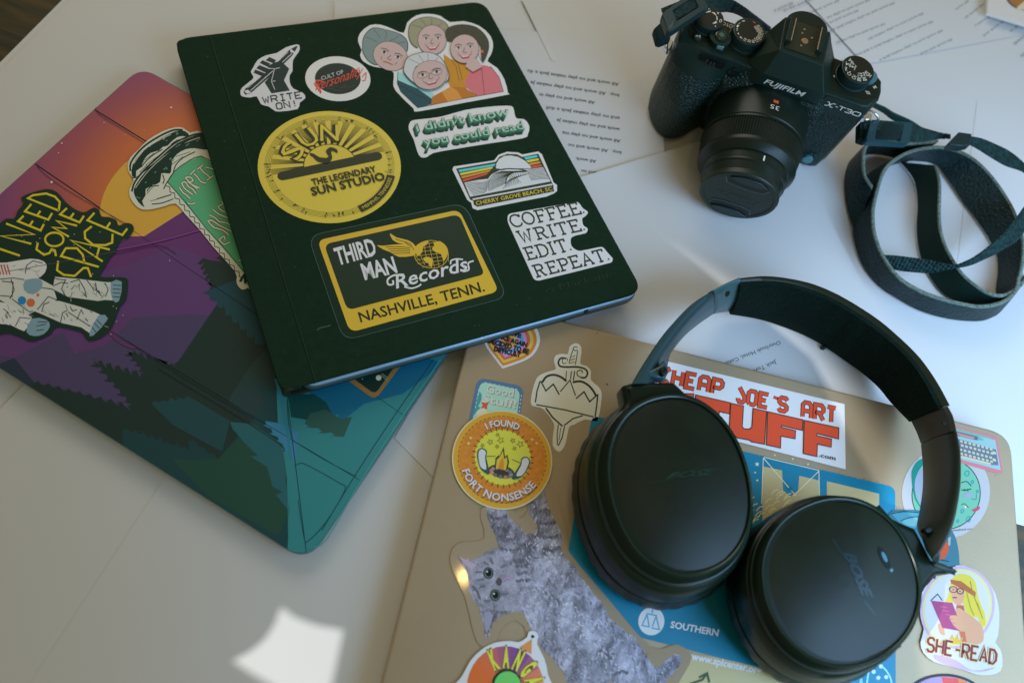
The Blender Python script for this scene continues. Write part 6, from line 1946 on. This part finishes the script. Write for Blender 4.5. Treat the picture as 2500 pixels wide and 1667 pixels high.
def strip(name, cr, outer, mid, lower, zo, zm, zl, m, parent=hp_, n=8, back=.0045, bulge=0.0):
    """curved band seen on its edge: outer rim, inner rim, foot line (pixels + heights)"""
    f = lambda pts, zs: smoothpts([(*p, z) for p, z in zip(pts, zs)], n, False)
    O, M_, L_ = f(outer, zo), f(mid, zm), f(lower, zl)
    P = [tuple(ray_at(cr(q[:2]), q[2]) for q in t) for t in zip(O, M_, L_)]
    rings = []
    for i, (o, md, l) in enumerate(P):
        out = (o - md)
        out.z = 0
        d = out.normalized() * back
        cen = (md + l) / 2
        inn = -out.normalized()
        mids = [md + (l - md) * t + inn * (bulge * math.sin(math.pi * t)) for t in (.15, .35, .5, .65, .85)]
        ob = l + d
        oe = o + (md - o) * .12
        rings.append([oe, md + (o - md) * .5 + V((0, 0, .0006)), md] + mids + [l, l + V((0, 0, -.0012)) + d * .5, ob, ob + (o - ob) * .5 + d.normalized() * .0015, o + V((0, 0, -.0012))])
    return loft(name, rings, m, parent, angle=42)


c17 = crop(1740, 640, 3.734)
ZF = .0065
outer = [(232, 142), (480, 120), (720, 146), (950, 202), (1200, 316), (1500, 505), (1720, 690), (1900, 870), (2050, 1080), (2172, 1300)]
mid = [(245, 192), (480, 182), (700, 205), (940, 280), (1190, 400), (1440, 560), (1640, 720), (1810, 890), (1950, 1085), (2076, 1322)]
lower = [(150, 455), (380, 492), (560, 540), (800, 632), (1000, 736), (1230, 890), (1400, 1020), (1540, 1150), (1650, 1285), (1812, 1450)]
n_ = len(outer)
zt = [.050, .049, .048, .047, .047, .047, .048, .050, .053, .056]
band = strip('band_shell', c17, outer, mid, lower, zt, [z - .001 for z in zt], [.012, .010, .008, ZF, ZF, ZF, .008, .012, .018, .024], BRN)
# padded lining set on the inside of the shell
il = lambda a, b, t: (a[0] + (b[0] - a[0]) * t, a[1] + (b[1] - a[1]) * t)
P3 = []
f = lambda pts, zs: smoothpts([(*p, z) for p, z in zip(pts, zs)], 8, False)
Mq, Lq = f(mid, [z - .0006 for z in zt]), f(lower, [.012, .010, .008, ZF, ZF, ZF, .008, .012, .018, .024])
rings = []
for i in range(len(Mq)):
    a, b = ray_at(c17(Mq[i][:2]), Mq[i][2]), ray_at(c17(Lq[i][:2]), Lq[i][2])
    o = ray_at(c17(f(outer, zt)[i][:2]), f(outer, zt)[i][2])
    inn = (a - o)
    inn.z = 0
    inn = inn.normalized()
    wr = .0006 * math.sin(i * .9) * math.exp(-((i - 38) / 10) ** 2)
    q = [a + (b - a) * t + inn * (.0004 + .0032 * math.sin(math.pi * (.04 + .92 * t)) ** .55 + wr * math.sin(math.pi * t)) for t in [k / 12 for k in range(13)]]
    rings.append(q + [b - inn * .002, a - inn * .002])
loft('padded_lining', rings, FAB, hp_, angle=60)
# left slider arm and collar
c15 = crop(1520, 640, 4.355)
strip('band_collar', c15, [(945, 300), (1090, 222), (1242, 158)], [(985, 318), (1110, 262), (1250, 215)], [(975, 550), (1040, 535), (1130, 525)], [.051, .051, .051], [.050, .050, .050], [.018, .015, .012], MET, bulge=.002)
strip('slider_gap', c15, [(915, 318), (955, 296)], [(955, 335), (990, 320)], [(960, 552), (978, 545)], [.050, .050], [.049, .049], [.019, .018], HD)
ao = [(100, 1290), (180, 1150), (300, 960), (440, 760), (600, 575), (760, 420), (945, 305)]
am = [(255, 1290), (310, 1150), (400, 1000), (500, 860), (640, 680), (790, 510), (960, 350)]
al = [(455, 1270), (470, 1150), (505, 990), (570, 890), (670, 775), (800, 665), (962, 552)]
az = [.056, .055, .054, .053, .052, .051, .050]
strip('slider_arm', c15, ao, am, al, az, [z - .0015 for z in az], [.040, .036, .034, .031, .027, .023, .019], mat((30, 58, 62), 'Q', .36, .5), bulge=.001)
slab('pivot_screw', [ray_at(c15(p), .0565) for p in ellipse(440, 1150, 40, 50, .2, 20)], (0, 0, 1), .004, .001, HD, hp_)
slab('pivot_tab', [ray_at(c15(p), .054) for p in [(400, 1090), (440, 1040), (480, 1080), (498, 1160), (470, 1210), (440, 1235), (260, 1210), (270, 1150)]], (0, 0, 1), .006, .0015, mat((32, 66, 74), 'Q', .35, .5), hp_)
slab('rivet', [ray_at(c15(p), .0512) for p in roundpoly([(1098, 310), (1142, 300), (1140, 345), (1112, 368), (1094, 345)], 8, 3)], (0, 0, 1), .001, .0003, HD, hp_)
# right slider arm
c20 = crop(2000, 850, 2.85)
strip('band_collar', c20, [(900, 404), (935, 470), (960, 572)], [(860, 412), (895, 480), (915, 580)], [(640, 505), (680, 590), (708, 664)], [.058, .060, .061], [.057, .059, .060], [.026, .028, .030], BRN, bulge=.0015)
bo = [(960, 574), (985, 700), (991, 820), (985, 980), (950, 1180), (905, 1310), (850, 1410), (795, 1460)]
bm = [(925, 582), (948, 700), (952, 820), (942, 980), (905, 1170), (860, 1300), (810, 1400), (775, 1450)]
bl = [(708, 668), (718, 780), (722, 880), (718, 990), (698, 1130), (680, 1240), (720, 1340), (772, 1440)]
bz = [.061, .063, .064, .065, .065, .064, .063, .062]
strip('slider_arm', c20, bo, bm, bl, bz, [z - .001 for z in bz], [.030, .032, .034, .037, .042, .048, .053, .056], mat((28, 42, 32), 'Q', .42, .45), bulge=.002)
slab('pivot_screw', [ray_at(c20(p), .060) for p in ellipse(765, 1258, 32, 26, .2, 20)], (0, 0, 1), .004, .001, HD, hp_)
slab('rivet', [ray_at(c20(p), .0605) for p in ellipse(872, 516, 17, 15, 0, 16)], (0, 0, 1), .001, .0003, HD, hp_)
A = Art(onsurf(Surf(z=.0612), c20), 'Q')
# yokes
slab('yoke', [ray_at(cl1(p), z0 + .0385) for p in roundpoly([(283, 92), (355, 72), (585, 70), (655, 135), (760, 190), (860, 300), (700, 430), (300, 430), (190, 400), (250, 270), (302, 190)], 18, 3)], (0, 0, 1), .014, .003, HB, hp_)
slab('yoke', [ray_at(cl2(p), z0 + .0390) for p in roundpoly([(1210, 230), (1420, 345), (1540, 395), (1655, 610), (1670, 640), (1850, 715), (1840, 735), (1700, 745), (1620, 850), (1560, 940), (1480, 980), (1500, 700), (1400, 450)], 22, 3)], (0, 0, 1), .014, .003, HB, hp_)
slab('cable_stub', [ray_at(cl2(p), z0 + .0396) for p in [(1660, 640), (1760, 665), (1860, 722), (1845, 735), (1740, 715), (1670, 690)]], (0, 0, 1), .004, .0015, mat((44, 58, 48), 'Q', .4), hp_)
slab('pad_tab', [ray_at(c17(p), .009) for p in [(1005, 745), (1045, 770), (1035, 782), (1010, 775)]], (0, 0, 1), .004, .0008, HD, hp_)

# dust specks on the dark plastic and cloth
rd = random.Random(21)
for par, fn, n, c in ((folio, lambda: (rd.uniform(480, 1450), rd.uniform(60, 900)), 90, (84, 104, 88)),):
    A = Art(onsurf(N, ID), 'N', 3e-5)
    for i in range(n):
        x, y = fn()
        u, v = (x - 424) / 900, (y - 60) / 850
        if 0 < (x - 450 - (y - 95) * .29) < 720:
            r = rd.uniform(.35, .9)
            A.poly(c, [(x - r, y), (x, y - r * .7), (x + r * rd.uniform(1, 3), y + r * .3), (x, y + r * .6)])
    A.build('dust_specks', par)['kind'] = 'stuff'
for capo, cx, cy, a, b, cr_, zz in ((capL, 626, 670, 375, 503, cl1, .0412), (capR, 990, 800, 546, 603, cl2, .0422)):
    A = Art(None, 'Q', 4e-5)
    A.fn = lambda x, y, off=0.0: Surf(z=z0 + zz + .0036 * max(0, 1 - ((x - cx) / a) ** 2 - ((y - cy) / b) ** 2) + 1.2e-4).pt(*cr_((x, y)), off)
    for i in range(60):
        t, q = rd.uniform(0, 6.28), rd.uniform(0, .85) ** .5
        x, y, r = cx + a * q * math.cos(t), cy + b * q * math.sin(t), rd.uniform(.8, 1.8)
        A.poly((52, 70, 64), [(x - r, y), (x, y - r), (x + r * rd.uniform(1, 2.5), y), (x, y + r)])
    A.build('dust_specks', capo)['kind'] = 'stuff'

# ------------------------------------------------------------------ patch of direct light on the paper, shaped by the hole of an added plate out of view
spot_at = V((-.62, -.30, .95))
patch = [(570, 1611), (612, 1590), (648, 1560), (674, 1520), (690, 1470), (694, 1436), (712, 1470), (752, 1500), (806, 1520), (872, 1532), (858, 1600), (832, 1720), (730, 1720), (668, 1672), (612, 1640)]
cen = ray_at((730, 1600), .002)
gapz = .62
hole = []
for p in patch:
    w = ray_at(p, .002)
    hole.append(w + (spot_at - w) * ((gapz - w.z) / (spot_at.z - w.z)))
hc = sum(hole, V()) / len(hole)
outer_ = [hc + V((.11 * math.cos(i / len(hole) * math.tau + 2.6), .11 * math.sin(i / len(hole) * math.tau + 2.6), 0)) for i in range(len(hole))]
N__ = len(hole)
a0 = sum((hole[i].x - hc.x) * (hole[(i + 1) % N__].y - hc.y) - (hole[(i + 1) % N__].x - hc.x) * (hole[i].y - hc.y) for i in range(N__))
outer_ = [hc + V(((h - hc).normalized() * .11)) for h in hole]
bl = loft('light_gobo', [outer_, hole, [p - V((0, 0, .003)) for p in hole], [p - V((0, 0, .003)) for p in outer_], outer_], mat((60, 60, 56), '1', .8), caps=False)  # unseen plate added only to shape the spot light
tag(bl, kind='structure')
ld = bpy.data.lights.new('sun_shaft', 'SPOT')
ld.energy, ld.color, ld.shadow_soft_size = 40, (.95, .97, 1.0), .0013
ld.spot_size, ld.spot_blend = 2 * math.atan(.085 / (spot_at - hc).length), .1
lo = bpy.data.objects.new('sun_shaft', ld)
lo.matrix_world = Matrix.Translation(spot_at) @ (hc - spot_at).to_track_quat('-Z', 'Y').to_matrix().to_4x4()
COL.objects.link(lo)
# distant filament bulb mirrored in the glossy border of the kitten sticker
g_ = ray_at((1133, 1406), ZL + .0003)
dv_ = (g_ - CAM).normalized()
rf = V((dv_.x, dv_.y, -dv_.z))
bp_ = g_ + rf * (1.1 / rf.z)
vs, fs = [], []
for i in range(9):
    for j in range(16):
        a, b = math.pi * i / 8, math.tau * j / 16
        vs.append(bp_ + V((.009 * math.sin(a) * math.cos(b), .014 * math.sin(a) * math.sin(b), .009 * math.cos(a))))
for i in range(8):
    for j in range(16):
        fs.append((i * 16 + j, i * 16 + (j + 1) % 16, (i + 1) * 16 + (j + 1) % 16, (i + 1) * 16 + j))
em = bpy.data.materials.new('lamp_glow')
em.use_nodes = True
b_ = em.node_tree.nodes['Principled BSDF']
b_.inputs['Emission Color'].default_value = (1, .62, .18, 1)
b_.inputs['Emission Strength'].default_value = 160
bulb = mk('light_bulb', vs, fs, em, None, smooth=True)
tag(bulb, 'warm orange lamp bulb whose glint shows beside the kitten sticker', 'lamp')
